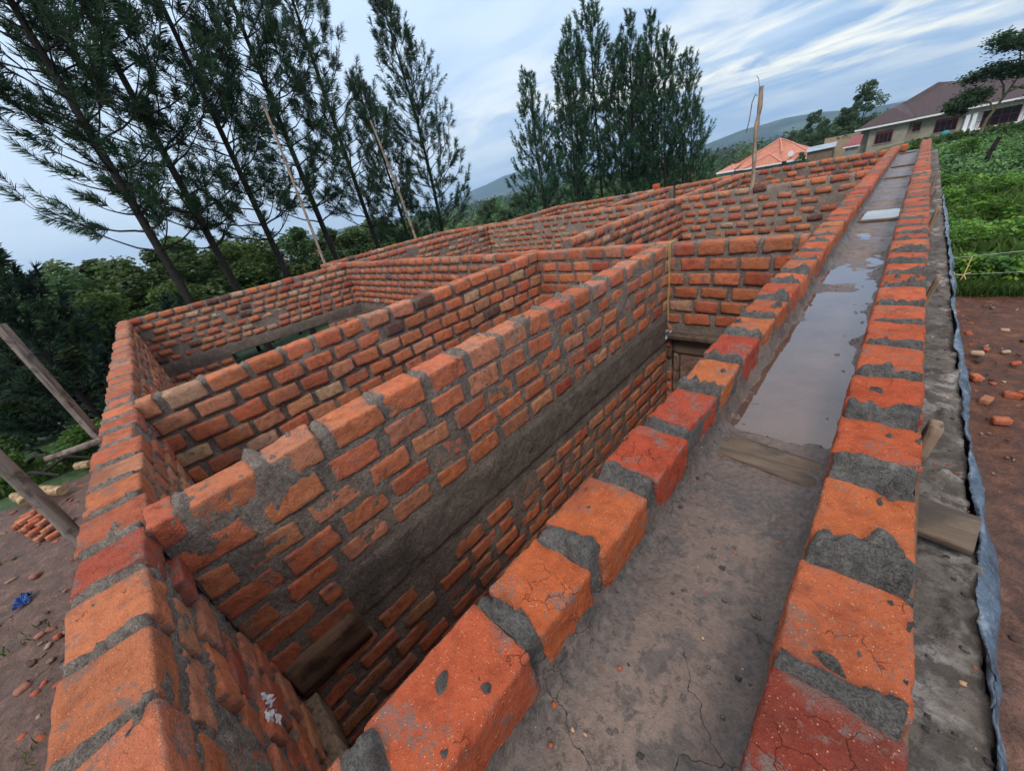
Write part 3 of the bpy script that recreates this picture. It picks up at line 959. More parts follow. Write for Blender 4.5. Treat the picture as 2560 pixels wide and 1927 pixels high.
rngc = np.random.default_rng(8)
a_ = Acc()
Tm, Fm = TEMPL(2, 2, 2)
for k in range(900):
    y = 0.12 + 3.2 * rngc.uniform() ** 1.4
    side = rngc.uniform()
    if side < 0.62:
        x = -0.335 + 0.335 * rngc.beta(0.55, 0.55)
        z = float(np.interp(y, ys, zf[:, int(np.clip((x + 0.34) / 0.35 * 43, 0, 43))]))
    else:
        x = 0.155 + 0.13 * rngc.uniform()
        z = float(np.interp(y, ys, zl[:, int(np.clip((x - 0.150) / 0.148 * 25, 0, 25))]))
    s_ = 0.0012 + 0.0045 * rngc.uniform() ** 3.5
    P = shape_bricks(Tm, np.array([[s_, s_ * rngc.uniform(0.6, 1), s_ * 0.6]]), s_ * 0.4)[0]
    P = P * (1 + 0.4 * rngc.normal(0, 1, (len(P), 1)) * 0.5)
    c = ((0.10, 0.088, 0.08), (0.10, 0.088, 0.08), (0.05, 0.042, 0.038), (0.34, 0.09, 0.04), (0.42, 0.26, 0.15))[rngc.choice(5, p=[0.4, 0.2, 0.17, 0.17, 0.06])]
    a_.add(P + np.array([x, y, z + s_ * 0.3]), Fm, c)
tag(a_.build('crumbs', mat_tint('crumb', 0.9, 0.2, 200, 0.5, 0.001)), 'mortar and brick crumbs strewn on the gutter floor and ledge', kind='stuff')

for nm, y0, y1, lab in (('rain_puddle', 1.22, 5.05, 'long brown puddle standing in the gutter beyond the cross plank'),
                        ('rain_puddle', 5.2, 5.9, 'small bright puddle far along the gutter mirroring the sky')):
    a_ = Acc()
    V = np.array([[-0.325, y0, -0.9115], [-0.005, y0, -0.9115], [-0.005, y1, -0.9115], [-0.325, y1, -0.9115]])
    a_.add(V, [[0, 1, 2, 3]])
    tag(a_.build(nm, M_WATER, None, (-0.165, y0, -0.9115), smooth=False), lab, 'puddle', 'puddles in the gutter')


def plank(name, c, half, ang, mat, lab, cat='plank', group=None, seed=0, tilt=0.0, n=(16, 5, 3), amp=0.003):
    a = Acc()
    ca, sa = math.cos(ang), math.sin(ang)
    Rz = np.array([[ca, -sa, 0], [sa, ca, 0], [0, 0, 1]])
    ct, st = math.cos(tilt), math.sin(tilt)
    Rx = np.array([[1, 0, 0], [0, ct, -st], [0, st, ct]])
    V, F = TEMPL(*n)
    P = shape_bricks(V, np.array([half]), 0.003)[0]
    P = P + 0.0 * P
    P[:, 1:] += amp * fbm(P * np.array([9, 25, 25]) + seed * 7.7, seed, 3)[:, None]
    P = P @ (Rz @ Rx).T
    a.add(P + np.array(c), F)
    o = a.build(name, mat, None, np.array(c))
    return tag(o, lab, cat, group)


plank('cross_plank', (-0.025, 1.115, -0.9085), (0.308, 0.062, 0.012), -0.14, M_WOOD_X, 'muddy plank laid across the gutter with its end poking onto the ledge', seed=3)
for y, lab in ((5.10, 'narrow board across the gutter at the near edge of the small bright puddle'), (8.45, 'cross board in the far gutter, nearest of the far three'), (10.1, 'cross board in the far gutter, middle of the far three'), (12.9, 'cross board in the far gutter, last before its end')):
    plank('cross_plank', (-0.165, y, -0.895), (0.165, 0.035, 0.012), 0.0, M_WOOD_X, lab, seed=int(y * 3), group='boards across the far gutter')
# brick closing the gutter at its far end
a_ = Acc()
rough_box(a_, (-0.26, 13.5, -0.82), (0.055, 0.10, 0.07), n=(5, 4, 4), seed=8, col=(0.58, 0.12, 0.04))
tag(a_.build('end_brick', M_BRICK, None, (-0.26, 13.5, -0.9)), 'brick laid across the far end of the gutter beside the inner course', 'brick')

# formwork board and pegs outside the outer course
a_ = Acc()
yy = along(0.1, 13.6, 0.03, 0.02)
wv = 0.004 * np.sin(yy * 1.9) + 0.004 * fbm(np.stack([yy * 2, yy * 0, yy * 0], -1), 5, 3)
for k in range(len(yy) - 1):
    pass
top_z = -0.800 + 0.006 * fbm(np.stack([yy * 1.5, yy * 0 + 3, yy * 0], -1), 6, 3)
xo = 0.1545 + 0.3 * wv
prof = np.stack([np.stack([xo, yy, top_z * 0 - 0.99], -1), np.stack([xo, yy, top_z], -1), np.stack([xo + 0.007, yy, top_z - 0.002], -1), np.stack([xo + 0.007, yy, top_z * 0 - 0.99], -1)], 1)
a_.add(prof.reshape(-1, 3), grid_faces(len(yy), 4))
tag(a_.build('formwork_board', M_WOOD_Y, None, (0.16, 6.5, -0.96), smooth=False), 'thin formwork board on edge along the outside of the outer brick course', 'formwork board')
PEGS = ((1.41, 0.030, 0.06, -0.83, 'thick dark wooden peg holding the formwork board, nearest of the pegs'), (2.76, 0.02, 0.05, -0.77, 'small wooden peg beside the ledge, second from the camera'),
        (4.61, 0.03, 0.07, -0.74, 'brown wooden peg beside the ledge, third from the camera'), (5.75, 0.02, 0.05, -0.745, 'small wooden peg beside the ledge, fourth from the camera'), (6.7, 0.03, 0.07, -0.70, 'tallest thin wooden peg beside the ledge, farthest from the camera'))
for k, (y, w_, d_, zt_, lab) in enumerate(PEGS):
    a_ = Acc()
    h = (zt_ + 0.98) / 2
    rough_box(a_, (0.176 + w_ / 2, y, zt_ - h), (w_ / 2, d_ / 2, h), rot=[[1, 0, 0.12], [0, 1, 0.1], [-0.12, 0, 1]], n=(3, 4, 5), rnd=0.003, amp=0.004, seed=k)
    tag(a_.build('wooden_peg', M_WOOD, None, (0.19, y, -0.96)), lab, 'wooden peg', 'pegs along the formwork board')

# damp proof plastic hanging over the ledge edge
yy = along(0.15, 6.6, 0.012, 0.008)
s = np.linspace(0, 1, 16)
Yg, Sg = np.meshgrid(yy, s, indexing='ij')
Pn = np.stack([Yg * 2.2, Sg * 1.5, Yg * 0], -1)
rag = 0.75 + 0.5 * fbm(np.stack([Yg * 3, Yg * 0, Yg * 0 + 5], -1), 8, 3)
wx = 0.286 + 0.050 * np.sin(Sg * 2.4) * np.clip(rag, 0.55, 1.1) + 0.016 * fbm(Pn * 4.2, 11, 4, 0.65)
wz = -0.938 + 0.012 * np.sin(Sg * 6) - 0.24 * Sg ** 1.5 + 0.016 * fbm(Pn * 5, 12, 4, 0.65)
a_ = Acc()
a_.add(np.stack([wx, Yg, wz], -1).reshape(-1, 3), grid_faces(*Yg.shape)[:, ::-1], (0.15, 0.21, 0.30))
mp_, t_ = new_mat('blue_grey_plastic')
pp_ = pos(t_)
nn_ = t_.noise(pp_, 16, 6, 0.65)
finish(mp_, t_, t_.ramp(nn_, [(0.35, (0.035, 0.048, 0.070)), (0.54, (0.085, 0.120, 0.165)), (0.70, (0.30, 0.34, 0.38))]), 0.30, bump(t_, nn_, 1.0, 0.02), 0.5)
o = a_.build('plastic_sheet', mp_, None, (0.32, 3.0, -1.15))
md = o.modifiers.new('thickness', 'SOLIDIFY')
md.thickness = 0.003
tag(o, 'crumpled blue grey plastic sheet hanging over the outer edge of the ledge', 'plastic sheet')

# ------------------------------------------------------------------ timber in the openings
plank('timber_lintel', (-1.585, -0.155, -1.805), (0.18, 0.022, 0.112), math.pi / 2, M_WOOD_Y, 'dark stained lintel board let into the first partition near the end wall', 'lintel', seed=21)
plank('timber_lintel', (-1.25, -0.325, -2.03), (0.36, 0.03, 0.10), 0.0, M_WOOD, 'muddy lintel board at the foot of the end wall face, mostly in shadow', 'lintel', seed=22)
dl = thing('door_frame', (-1.04, 3.86, -4.2), 'rough timber door frame in the nearest cross wall', 'door frame')
a_ = Acc()
rough_box(a_, (-1.04, 3.80, -1.70), (0.53, 0.085, 0.028), n=(14, 4, 3), rnd=0.004, amp=0.008, seed=31)
rough_box(a_, (-1.04, 3.835, -1.835), (0.50, 0.03, 0.10), n=(14, 3, 4), rnd=0.004, amp=0.004, seed=32)
a_.build('lintel', M_WOOD_X, dl, (-1.04, 3.86, -4.2))
for x in (-1.505, -0.56):
    a_ = Acc()
    rough_box(a_, (x, 3.84, -3.05), (0.03, 0.035, 1.13), n=(3, 3, 20), rnd=0.004, amp=0.004, seed=33)
    a_.build('post', M_WOOD, dl, (-1.04, 3.86, -4.2))

# yellow line with a plastic knot at the corner of the first partition
a_ = Acc()
for dxx in (0.0, 0.012):
    zz_ = np.linspace(-0.735, -1.64, 12)
    tube(a_, np.stack([-1.585 + dxx - 0.02 * (zz_ + 0.735) / -0.9, np.full(12, 3.782) - 0.012 * np.sin((zz_ + 0.73) * 3), zz_], -1), 0.0035, 5, (0.55, 0.42, 0.16))
tube(a_, np.array([(-1.585, 3.80, -0.733), (-1.58, 3.88, -0.728), (-1.572, 3.95, -0.74)]), 0.004, 5, (0.55, 0.42, 0.16))
st_ = tag(a_.build('string_line', M_TINT, None, (-1.585, 3.785, -1.65)), 'yellow string hanging down the corner where the first partition meets the cross wall', 'string')


def crumple(name, c, r, col, lab, cat, seed=0, lay=False):
    u, v = np.meshgrid(np.linspace(-1, 1, 18), np.linspace(-1, 1, 18), indexing='ij')
    P = np.stack([u, v, u * 0 + seed], -1)
    x = u + 0.5 * fbm(P * 1.4, seed, 3)
    y = v + 0.5 * fbm(P * 1.4 + 9, seed + 1, 3)
    z = 1.3 * np.abs(fbm(P * 1.7 + 4, seed + 2, 4)) - 0.2
    V = np.stack([x, y * 0.7, z] if lay else [x, z * 0.8, y * 0.8], -1).reshape(-1, 3) * r + np.array(c)
    a = Acc()
    a.add(V, grid_faces(18, 18), np.array(col) * (1 + 0.25 * fbm(P * 3, seed, 2).reshape(-1, 1)))
    return tag(a.build(name, M_TINT, None, c, smooth=False), lab, cat)


def rag_ball(name, c, r, col, lab, cat, n=70, seed=0):
    rng = np.random.default_rng(seed)
    a = Acc()
    for k in range(n):
        d = rng.normal(0, 1, 3)
        d /= np.linalg.norm(d)
        q = rng.normal(0, 1, 3)
        q -= d * (q @ d)
        q /= np.linalg.norm(q)
        l = r * rng.uniform(0.6, 1.3)
        w_ = r * rng.uniform(0.12, 0.35)
        b = np.cross(d, q)
        pts = np.array([[0, 0, 0], d * l * 0.5 + q * w_, d * l + b * w_ * 0.6, d * l * 0.6 - q * w_])
        a.add(pts + np.array(c), [[0, 1, 2, 3]], np.array(col) * rng.uniform(0.6, 1.2))
    return tag(a.build(name, M_TINT, None, (c[0], c[1], c[2] - r * 0.8)), lab, cat)


rag_ball('tied_bag', (-1.575, 3.745, -1.68), 0.055, (0.42, 0.43, 0.50), 'knotted grey plastic bag tied at the corner beside the timber lintel', 'plastic bag', seed=1)
crumple('plastic_scrap', (-1.19, -0.335, -1.37), 0.055, (0.50, 0.47, 0.49), 'crumpled white plastic scrap stuck in the face of the end wall', 'plastic scrap', seed=2)
rag_ball('paper_scrap', (-8.37, 3.72, -1.60), 0.06, (0.62, 0.60, 0.58), 'white scrap on the concrete lintel of the nearest cross wall', 'scrap', 30, seed=3)
crumple('plastic_scrap', (-8.79, -3.46, float(ground_z(-8.8, -3.46)) + 0.02), 0.13, (0.03, 0.08, 0.26), 'scrap of blue plastic lying on the mud left of the end wall', 'plastic scrap', seed=4, lay=True)

# ------------------------------------------------------------------ poles


def pole(name, pts, rad, lab, mat, group=None, seg=10, seed=0, cat='wooden pole', wob=0.25):
    a = Acc()
    pts = np.array(pts, float)
    k = np.linspace(0, len(pts) - 1, 26)
    P = np.stack([np.interp(k, np.arange(len(pts)), pts[:, i]) for i in range(3)], -1)
    r_ = np.interp(k, [0, len(pts) - 1], rad)
    tube(a, P, r_, seg, (0.2, 0.15, 0.1), wob=wob, seed=seed)
    return tag(a.build(name, mat, None, pts[0]), lab, cat, group)


M_POLE = mat_wood('dry_pole_bark', (0.30, 0.225, 0.165), (0.10, 0.07, 0.05), (22, 22, 1.6))
M_POLE2 = mat_wood('grey_pole', (0.19, 0.15, 0.125), (0.05, 0.038, 0.03), (16, 16, 1.4))
pb = thing('wooden_pole', (-2.08, 8.53, -0.86), 'crooked brown pole standing upright on the pale cross wall', 'wooden pole')
a_ = Acc()
k = np.linspace(0, 1, 24)
tube(a_, np.stack([-2.07 + 0.010 * np.sin(k * 9) - 0.012 * k, 8.52 + 0.01 * np.sin(k * 7 + 1), -0.80 + k * 1.54], -1), 0.030 + 0.008 * k + 0.004 * np.sin(k * 23), 9, wob=0.4, seed=3)
a_.build('shaft', M_POLE, pb, (-2.08, 8.53, -0.86))
a_ = Acc()
tube(a_, np.array([(-2.12, 8.52, 0.62), (-2.15, 8.52, 0.66), (-2.19, 8.52, 0.55), (-2.21, 8.53, 0.30), (-2.24, 8.52, 0.12)]), 0.008, 5)
tube(a_, np.array([(-2.10, 8.52, 0.74), (-2.13, 8.52, 0.86), (-2.16, 8.52, 0.90)]), 0.005, 5)
a_.build('peeling_bark', M_POLE2, pb, (-2.08, 8.53, -0.86))
pole('wooden_pole', [(-11.82, 4.13, -4.2), (-11.80, 4.13, -0.7), (-11.83, 4.2, 1.4), (-11.76, 4.23, 3.13)], (0.045, 0.028), 'tall thin bent pole behind the back wall, left of the two long ones', M_POLE, 'long thin poles behind the back wall', seed=4)
pole('wooden_pole', [(-11.86, 7.41, -4.2), (-11.88, 7.41, -0.7), (-11.93, 7.3, 1.0), (-12.04, 7.15, 2.69)], (0.045, 0.028), 'tall thin bent pole behind the back wall, right of the two long ones', M_POLE, 'long thin poles behind the back wall', seed=5)
# scaffold uprights outside the end wall
a_ = Acc()
box(a_, (-0.045, -0.042, 0), (0.045, 0.042, 4.05), None, lambda V: V @ np.array([[0.8, 0.6, 0], [-0.6, 0.8, 0], [0, 0, 1]]).T + np.array([-7.9, -1.36, -4.28]))
tag(a_.build('scaffold_post', M_POLE2, None, (-7.9, -1.36, -4.28), smooth=False), 'squared timber scaffold post beyond the end wall, half black half pale', 'scaffold post', 'scaffold posts outside the end wall')
pole('scaffold_post', [(-4.81, -1.40, -4.28), (-4.81, -1.395, -2.5), (-4.84, -1.36, -0.4)], (0.062, 0.052), 'round weathered scaffold pole beyond the end wall, nearer to the camera', M_POLE2, 'scaffold posts outside the end wall', cat='scaffold post', seed=7, wob=0.12, seg=14)
pole('ledger_pole', [(-7.82, -1.90, -2.0), (-7.66, -1.36, -2.0), (-7.45, -0.58, -2.0)], (0.045, 0.05), 'short round pole tied across the squared scaffold post towards the end wall', M_POLE2, cat='wooden pole', seed=8)

# ------------------------------------------------------------------ trees


def rot_basis(d):
    d = d / (np.linalg.norm(d, axis=-1)[..., None] + 1e-9)
    ref = np.where(np.abs(d[..., 2:3]) < 0.9, np.array([0, 0, 1.0]), np.array([1.0, 0, 0]))
    a = np.cross(d, ref)
    a /= np.linalg.norm(a, axis=-1)[..., None] + 1e-9
    return d, a, np.cross(d, a)


def make_pine(name, seed, H=14.0, spread=3.2, crown0=0.25, whorl=0.55, up=0.55, needle=0.22, nwid=0.018, per=34, lean=0.0, dens=1.0, plume=0.8, nb=4, label=None, group=None, col=(0.026, 0.060, 0.030)):
    """a pine with bare lower trunk, upswept limbs and bottle-brush shoots of long needles"""
    rng = np.random.default_rng(seed)
    root = thing(name, (0, 0, 0), label, 'pine tree', group)
    at = Acc()
    k = np.linspace(0, 1, 24)
    bx, by = rng.normal(0, 0.15, 2)
    T = np.stack([bx * np.sin(k * 3) + lean * k * k * 1.0, by * np.sin(k * 2.4), k * H], -1)
    tube(at, T, 0.115 * (1 - k) ** 0.8 + 0.012, 8, wob=0.1)
    S0, SD, SL = [], [], []
    z = crown0 * H
    while z < H * 0.985:
        t = (z - crown0 * H) / (H * (1 - crown0))
        nbr = rng.integers(nb - 1, nb + 2)
        a0 = rng.uniform(0, 6.28)
        for b in range(nbr):
            az = a0 + b * 6.283 / nbr + rng.normal(0, 0.3)
            L = spread * (1.0 - t) ** 0.75 * rng.uniform(0.55, 1.15) + 0.35
            if t < 0.12:
                L *= rng.uniform(0.35, 0.9)
            el = up * (0.42 + 0.65 * t) + rng.normal(0, 0.10)
            o = np.array([np.interp(z, T[:, 2], T[:, 0]), np.interp(z, T[:, 2], T[:, 1]), z])
            m = 7
            pts = [o]
            for q in range(m):
                e_ = el + 0.55 * (q / m) ** 1.5 - 0.18 * (1 - t) * (q == 1)
                az += rng.normal(0, 0.07)
                pts.append(pts[-1] + L / m * np.array([math.cos(az) * math.cos(e_), math.sin(az) * math.cos(e_), math.sin(e_)]))
            pts = np.array(pts)
            tube(at, pts, np.linspace(0.028 * (1 - t * 0.6), 0.008, m + 1), 4, cap=False)
            ns = max(2, int((L * 3.4 + 1) * dens))
            for q in range(ns):
                f = 1.0 if q == 0 else rng.uniform(0.30, 0.98)
                x = f * m
                i0 = min(m - 1, int(x))
                p = pts[i0] + (pts[i0 + 1] - pts[i0]) * (x - i0)
                d = pts[i0 + 1] - pts[i0]
                d /= np.linalg.norm(d)
                side = rng.normal(0, 1, 3)
                side -= d * (side @ d)
                side /= np.linalg.norm(side)
                sd = d + side * (0.15 if q == 0 else rng.uniform(0.35, 0.9)) + np.array([0, 0, 0.45])
                sd /= np.linalg.norm(sd)
                sl = plume * rng.uniform(0.45, 1.15) * (1.0 if L > 1 else 0.7)
                S0.append(p)
                SD.append(sd)
                SL.append(sl)
                tube(at, np.array([p, p + sd * sl * 0.5, p + sd * sl + np.array([0, 0, sl * 0.12])]), np.array([0.008, 0.006, 0.004]), 3, cap=False)
        z += whorl * rng.uniform(0.7, 1.3) * (1 - 0.45 * t)
    S0.append(T[-1] - np.array([0, 0, 0.5]))
    SD.append(np.array([0, 0, 1.0]))
    SL.append(0.9)
    S0, SD, SL = np.array(S0), np.array(SD), np.array(SL)
    n = len(S0)
    f = rng.uniform(0.25, 1.0, (n, per)) ** 0.8
    d, a, b = rot_basis(SD)
    P = S0[:, None] + SD[:, None] * (SL[:, None] * f)[..., None] + np.array([0, 0, 0.12]) * (SL[:, None] * f ** 2)[..., None]
    ph = rng.uniform(0, 6.283, (n, per))
    open_ = rng.uniform(0.5, 1.25, (n, per)) * (1.15 - 0.6 * f)
    nd = d[:, None] * np.cos(open_)[..., None] + (a[:, None] * np.cos(ph)[..., None] + b[:, None] * np.sin(ph)[..., None]) * np.sin(open_)[..., None]
    nd = nd + np.array([0, 0, -0.12])
    ln = needle * rng.uniform(0.7, 1.2, (n, per))[..., None]
    _, na, nb_ = rot_basis(nd)
    th_ = rng.uniform(0, 6.283, (n, per, 1))
    wv_ = (na * np.cos(th_) + nb_ * np.sin(th_)) * nwid
    V = np.stack([P - wv_, P + wv_, P + nd * ln * 0.6 + wv_ * 0.9, P + nd * ln - np.array([0, 0, 0.02])], 2).reshape(-1, 3)
    F = np.arange(n * per)[:, None] * 4 + np.arange(4)[None]
    tint = np.array(col) * rng.uniform(0.6, 1.5, (n, 1, 1)) * rng.uniform(0.75, 1.25, (n, per, 1)) * (1 + rng.uniform(-0.15, 0.25, (n, 1, 3)) * np.array([1, 0.4, 0.5]))
    at.build('trunk', M_BARK, root)
    ac = Acc()
    ac.add(V, F, np.repeat(tint.reshape(-1, 3), 4, 0))
    ac.build('crown', M_NEEDLE, root, smooth=False)
    return root


def place(o, loc, rz=0.0, sc=1.0, label=None, group=None):
    o.location = loc
    o.rotation_euler = (0, 0, rz)
    o.scale = (sc, sc, sc)
    if label:
        o['label'] = label
    if group:
        o['group'] = group
    return o


GP = 'pines in a row behind the back wall'
PN = dict(spread=2.75, crown0=0.29, whorl=0.58, up=0.82, needle=0.25, nwid=0.0065, per=80, plume=0.76, nb=4, dens=0.90)
pa = make_pine('pine_tree', 1, H=17.5, label='pine', group=GP, **PN)
pb_ = make_pine('pine_tree', 2, H=17.0, label='pine', group=GP, **PN)
pc_ = make_pine('pine_tree', 3, H=13.0, label='pine', group=GP, **dict(PN, spread=2.5, crown0=0.26, whorl=0.45, nwid=0.009, per=60))
rows = [(pa, -13.97, 0.86, -4.7, 0.3, 1.0, 'leftmost tall pine of the row behind the back wall, leaning out of the picture'),
        (pb_, -14.83, 2.25, -4.7, 1.2, 1.0, 'second tall pine from the left in the row behind the back wall'),
        (None, -15.5, 3.95, -4.7, 2.6, 0.98, 'third tall pine from the left in the row behind the back wall'),
        (None, -15.87, 6.1, -4.7, 4.0, 1.0, 'fourth tall pine from the left, behind the nearer long thin pole'),
        (None, -16.97, 8.55, -4.8, 5.2, 0.93, 'fifth tall pine from the left, in the gap between the two long thin poles'),
        (None, -18.97, 11.15, -5.0, 0.9, 0.80, 'smaller slender pine half hidden behind the farther long thin pole'),
        (pc_, -18.83, 13.2, -5.0, 2.0, 1.04, 'complete slender pine at the right end of the row, its top in view')]
for k, (o, x, y, z, rz, sc, lab) in enumerate(rows):
    if o is None:
        o = copy_tree((pa, pb_, pa, pb_, pa, pc_)[k - 1] if k != 5 else pc_)
    place(o, (x, y, z), rz, sc, lab, GP)

GC = 'pines in the clump behind the far end wall'
PC = dict(crown0=0.14, whorl=0.74, up=0.85, needle=0.32, nwid=0.019, per=44, plume=1.0, nb=4, dens=0.70, col=(0.036, 0.084, 0.044))
qa = make_pine('pine_tree', 11, H=15.0, spread=3.1, label='pine', group=GC, **PC)
qb = make_pine('pine_tree', 12, H=13.5, spread=3.3, label='pine', group=GC, **PC)
clump = [(qa, -21.6, 31.26, 0.93, 'second pine from the left edge of the clump behind the far walls'),
         (qb, -20.65, 34.2, 1.22, 'pine with the highest top in the clump'),
         (None, -20.0, 36.8, 1.05, 'pine just right of the highest top in the clump'),
         (None, -16.9, 36.25, 0.97, 'pine in the middle of the right half of the clump'),
         (None, -22.8, 27.9, 0.93, 'leftmost pine of the clump, with bare arms reaching left'),
         (None, -15.7, 36.8, 0.88, 'dense pine second from the right edge of the clump'),
         (None, -15.3, 39.4, 0.90, 'dense pine at the right edge of the clump above the hills'),
         (None, -18.4, 35.6, 1.0, 'pine at the centre of the clump behind the far end wall'),
         (None, -13.9, 37.6, 0.66, 'low broad pine closing the right foot of the clump'),
         (None, -22.3, 33.6, 1.05, 'pine standing behind the two left pines of the clump'),
         (None, -18.9, 38.9, 0.98, 'pine at the back of the clump, left of its centre'),
         (None, -24.6, 30.2, 0.70, 'low pine at the left foot of the clump beside the blue hill')]
for k, (o, x, y, sc, lab) in enumerate(clump):
    if o is None:
        o = copy_tree(qa if k % 2 else qb)
    place(o, (x, y, float(ground_z(x, y)) - 0.3), k * 1.7, sc, lab, GC)


def make_leafy(name, seed, H=8.0, Rx=3.0, lobes=26, per=420, leaf=0.16, col=(0.04, 0.09, 0.02), trunk=0.16, z0=0.3, label=None, group=None, cat='tree', flat=0.8, mat=None, lobe_r=0.30, hole=0.0, core=False):
    rng = np.random.default_rng(seed)
    root = thing(name, (0, 0, 0), label, cat, group)
    at = Acc()
    k = np.linspace(0, 1, 9)
    top = H * (z0 + 0.35)
    T = np.stack([0.12 * np.sin(k * 4 + seed) * H / 8, 0.1 * np.sin(k * 3) * H / 8, k * top], -1)
    tube(at, T, trunk * (1 - 0.55 * k), 8, wob=0.15)
    cz = H * (1 + z0) / 2
    rz_ = H * (1 - z0) / 2
    LC = []
    while len(LC) < lobes:
        d = rng.normal(0, 1, 3)
        d /= np.linalg.norm(d)
        r_ = rng.uniform(0.35, 1.0) ** 0.6
        c = np.array([d[0] * Rx * r_, d[1] * Rx * r_, cz + d[2] * rz_ * r_])
        c[:2] *= 1.0 - 0.25 * max(0, (c[2] - cz) / rz_)
        LC.append(c)
    LC = np.array(LC)
    for c in LC[:: max(1, lobes // 14)]:
        st = np.array([np.interp(c[2] * 0.55, T[:, 2], T[:, 0]), np.interp(c[2] * 0.55, T[:, 2], T[:, 1]), min(c[2] * 0.55, top)])
        mid = (st + c) / 2 + rng.normal(0, 0.15, 3) * Rx / 3
        tube(at, np.array([st, mid, c]), np.array([trunk * 0.4, trunk * 0.22, trunk * 0.08]), 5, cap=False)
    n = lobes * per
    li = np.repeat(np.arange(lobes), per)
    lr = rng.uniform(0.6, 1.25, lobes) * Rx * lobe_r
    d = rng.normal(0, 1, (n, 3))
    d /= np.linalg.norm(d, axis=1)[:, None]
    rad = rng.uniform(0.25, 1.0, n) ** 0.5
    sub = 1 + 0.35 * vnoise(d * 2.6 + li[:, None] * 9.7, seed)
    C = LC[li] + d * (lr[li] * rad * sub)[:, None] * np.array([1, 1, flat])
    nrm = d * 0.5 + rng.normal(0, 0.75, (n, 3)) + np.array([0, 0, 0.4])
    _, a, b = rot_basis(nrm)
    s_ = leaf * rng.uniform(0.5, 1.3, (n, 1))
    V = np.stack([C - a * s_, C + b * s_ * 0.5, C + a * s_, C - b * s_ * 0.5], 1).reshape(-1, 3)
    F = np.arange(n)[:, None] * 4 + np.arange(4)[None]
    tl = rng.uniform(0.6, 1.35, lobes)[li][:, None] * rng.uniform(0.6, 1.4, (n, 1)) * np.array(col) * (1 + rng.uniform(-0.2, 0.3, (n, 3)) * np.array([1, 0.3, 0.6]))
    at.build('trunk', M_BARK, root)
    ac = Acc()
    ac.add(V, F, np.repeat(tl, 4, 0))
    ac.build('crown', mat or M_LEAF, root, smooth=False)
    return root


GW = 'broadleaf trees on the slope behind the back wall'
la = make_leafy('broadleaf_tree', 31, H=9, Rx=3.4, label='t', group=GW, col=(0.060, 0.100, 0.034), z0=0.08, lobes=34, per=520, leaf=0.15)
lb = make_leafy('broadleaf_tree', 32, H=9, Rx=3.1, label='t', group=GW, col=(0.042, 0.084, 0.032), z0=0.1, lobes=30, per=480, leaf=0.15)
lc = make_leafy('broadleaf_tree', 33, H=9, Rx=2.6, label='t', group=GW, col=(0.080, 0.130, 0.036), z0=0.1, lobes=26, per=420, leaf=0.17, lobe_r=0.34)
wood = [(la, -29.5, -1.2, 0.84, 'broad olive green tree at the left, its rounded top against the sky'),
        (lb, -31.5, 2.6, 0.88, 'dark green tree right behind the foot of the leftmost tall pine'),
        (lc, -24.0, -3.6, 0.62, 'light green tree low at the left edge of the picture'),
        (None, -23.5, -1.4, 0.66, 'green tree low at the left, in front of the broad olive tree'),
        (None, -24.2, 1.0, 0.74, 'olive bushy tree between the left edge and the end wall corner'),
        (None, -25.0, 3.4, 0.70, 'dark bushy tree just above the end wall corner'),
        (None, -26.5, 6.0, 0.72, 'dark bushy tree behind the second and third tall pines'),
        (None, -28.5, 8.6, 0.74, 'light bushy tree behind the nearer long thin pole'),
        (None, -29.5, 12.2, 0.74, 'dark bushy tree between the two long thin poles'),
        (None, -30.5, 15.6, 0.76, 'dark bushy tree behind the farther long thin pole'),
        (None, -35.0, 6.5, 0.88, 'dark tree on the lower slope behind the third tall pine'),
        (None, -37.0, 11.0, 0.86, 'green tree on the lower slope behind the fourth tall pine'),
        (None, -38.0, -5.0, 1.1, 'far green tree at the left edge under the sky'),
        (None, -20.5, -4.2, 0.50, 'small bright green tree at the lower left above the grass'),
        (None, -19.6, -1.6, 0.52, 'small dark tree just left of the end wall above the grass'),
        (None, -21.0, 1.2, 0.50, 'small olive tree just above the far corner of the end wall'),
        (None, -20.3, -2.9, 0.46, 'small dark bush tree above the grass patch'),
        (None, -33.0, 19.0, 0.72, 'green tree seen between the last two pines of the row'),
        (None, -36.0, -8.5, 0.95, 'tree at the far left edge behind the scaffold post')]
for k, (o, x, y, sc, lab) in enumerate(wood):
    if o is None:
        o = copy_tree((la, lb, lc)[(k * 2 + k // 3) % 3])
    place(o, (x, y, float(ground_z(x, y)) - 0.2), k * 2.1, sc, lab, GW)

# round dark tree and eucalypts right of the pine row
rd = make_leafy('round_tree', 41, H=9, Rx=4.0, label='round dense dark green tree between the pine row and the blue hill', col=(0.024, 0.060, 0.022), z0=0.05, lobes=46, per=420, leaf=0.17, lobe_r=0.26)
place(rd, (-30.2, 20.2, -7.9), 0.4, 0.70)
GE = 'pale eucalypts below the blue hill'
ea = make_leafy('eucalyptus_tree', 42, H=11, Rx=3.0, label='e', group=GE, col=(0.065, 0.115, 0.055), z0=0.15, lobes=30, per=360, leaf=0.16, lobe_r=0.30)
for k, (x, y, sc, lab) in enumerate([(-38.0, 36.0, 0.62, 'pale green eucalypt in front of the blue hill, nearest the round dark tree'), (-34.5, 37.0, 0.58, 'pale green eucalypt in front of the blue hill, nearest the clump of pines'), (-33.5, 33.5, 0.45, 'low light green eucalypt in front of the two taller ones'), (-44.5, 40.0, 0.60, 'farthest pale eucalypt behind the round dark tree')]):
    o = ea if k == 0 else copy_tree(ea)
    place(o, (x, y, float(ground_z(x, y)) - 0.2), k * 1.3, sc, lab, GE)

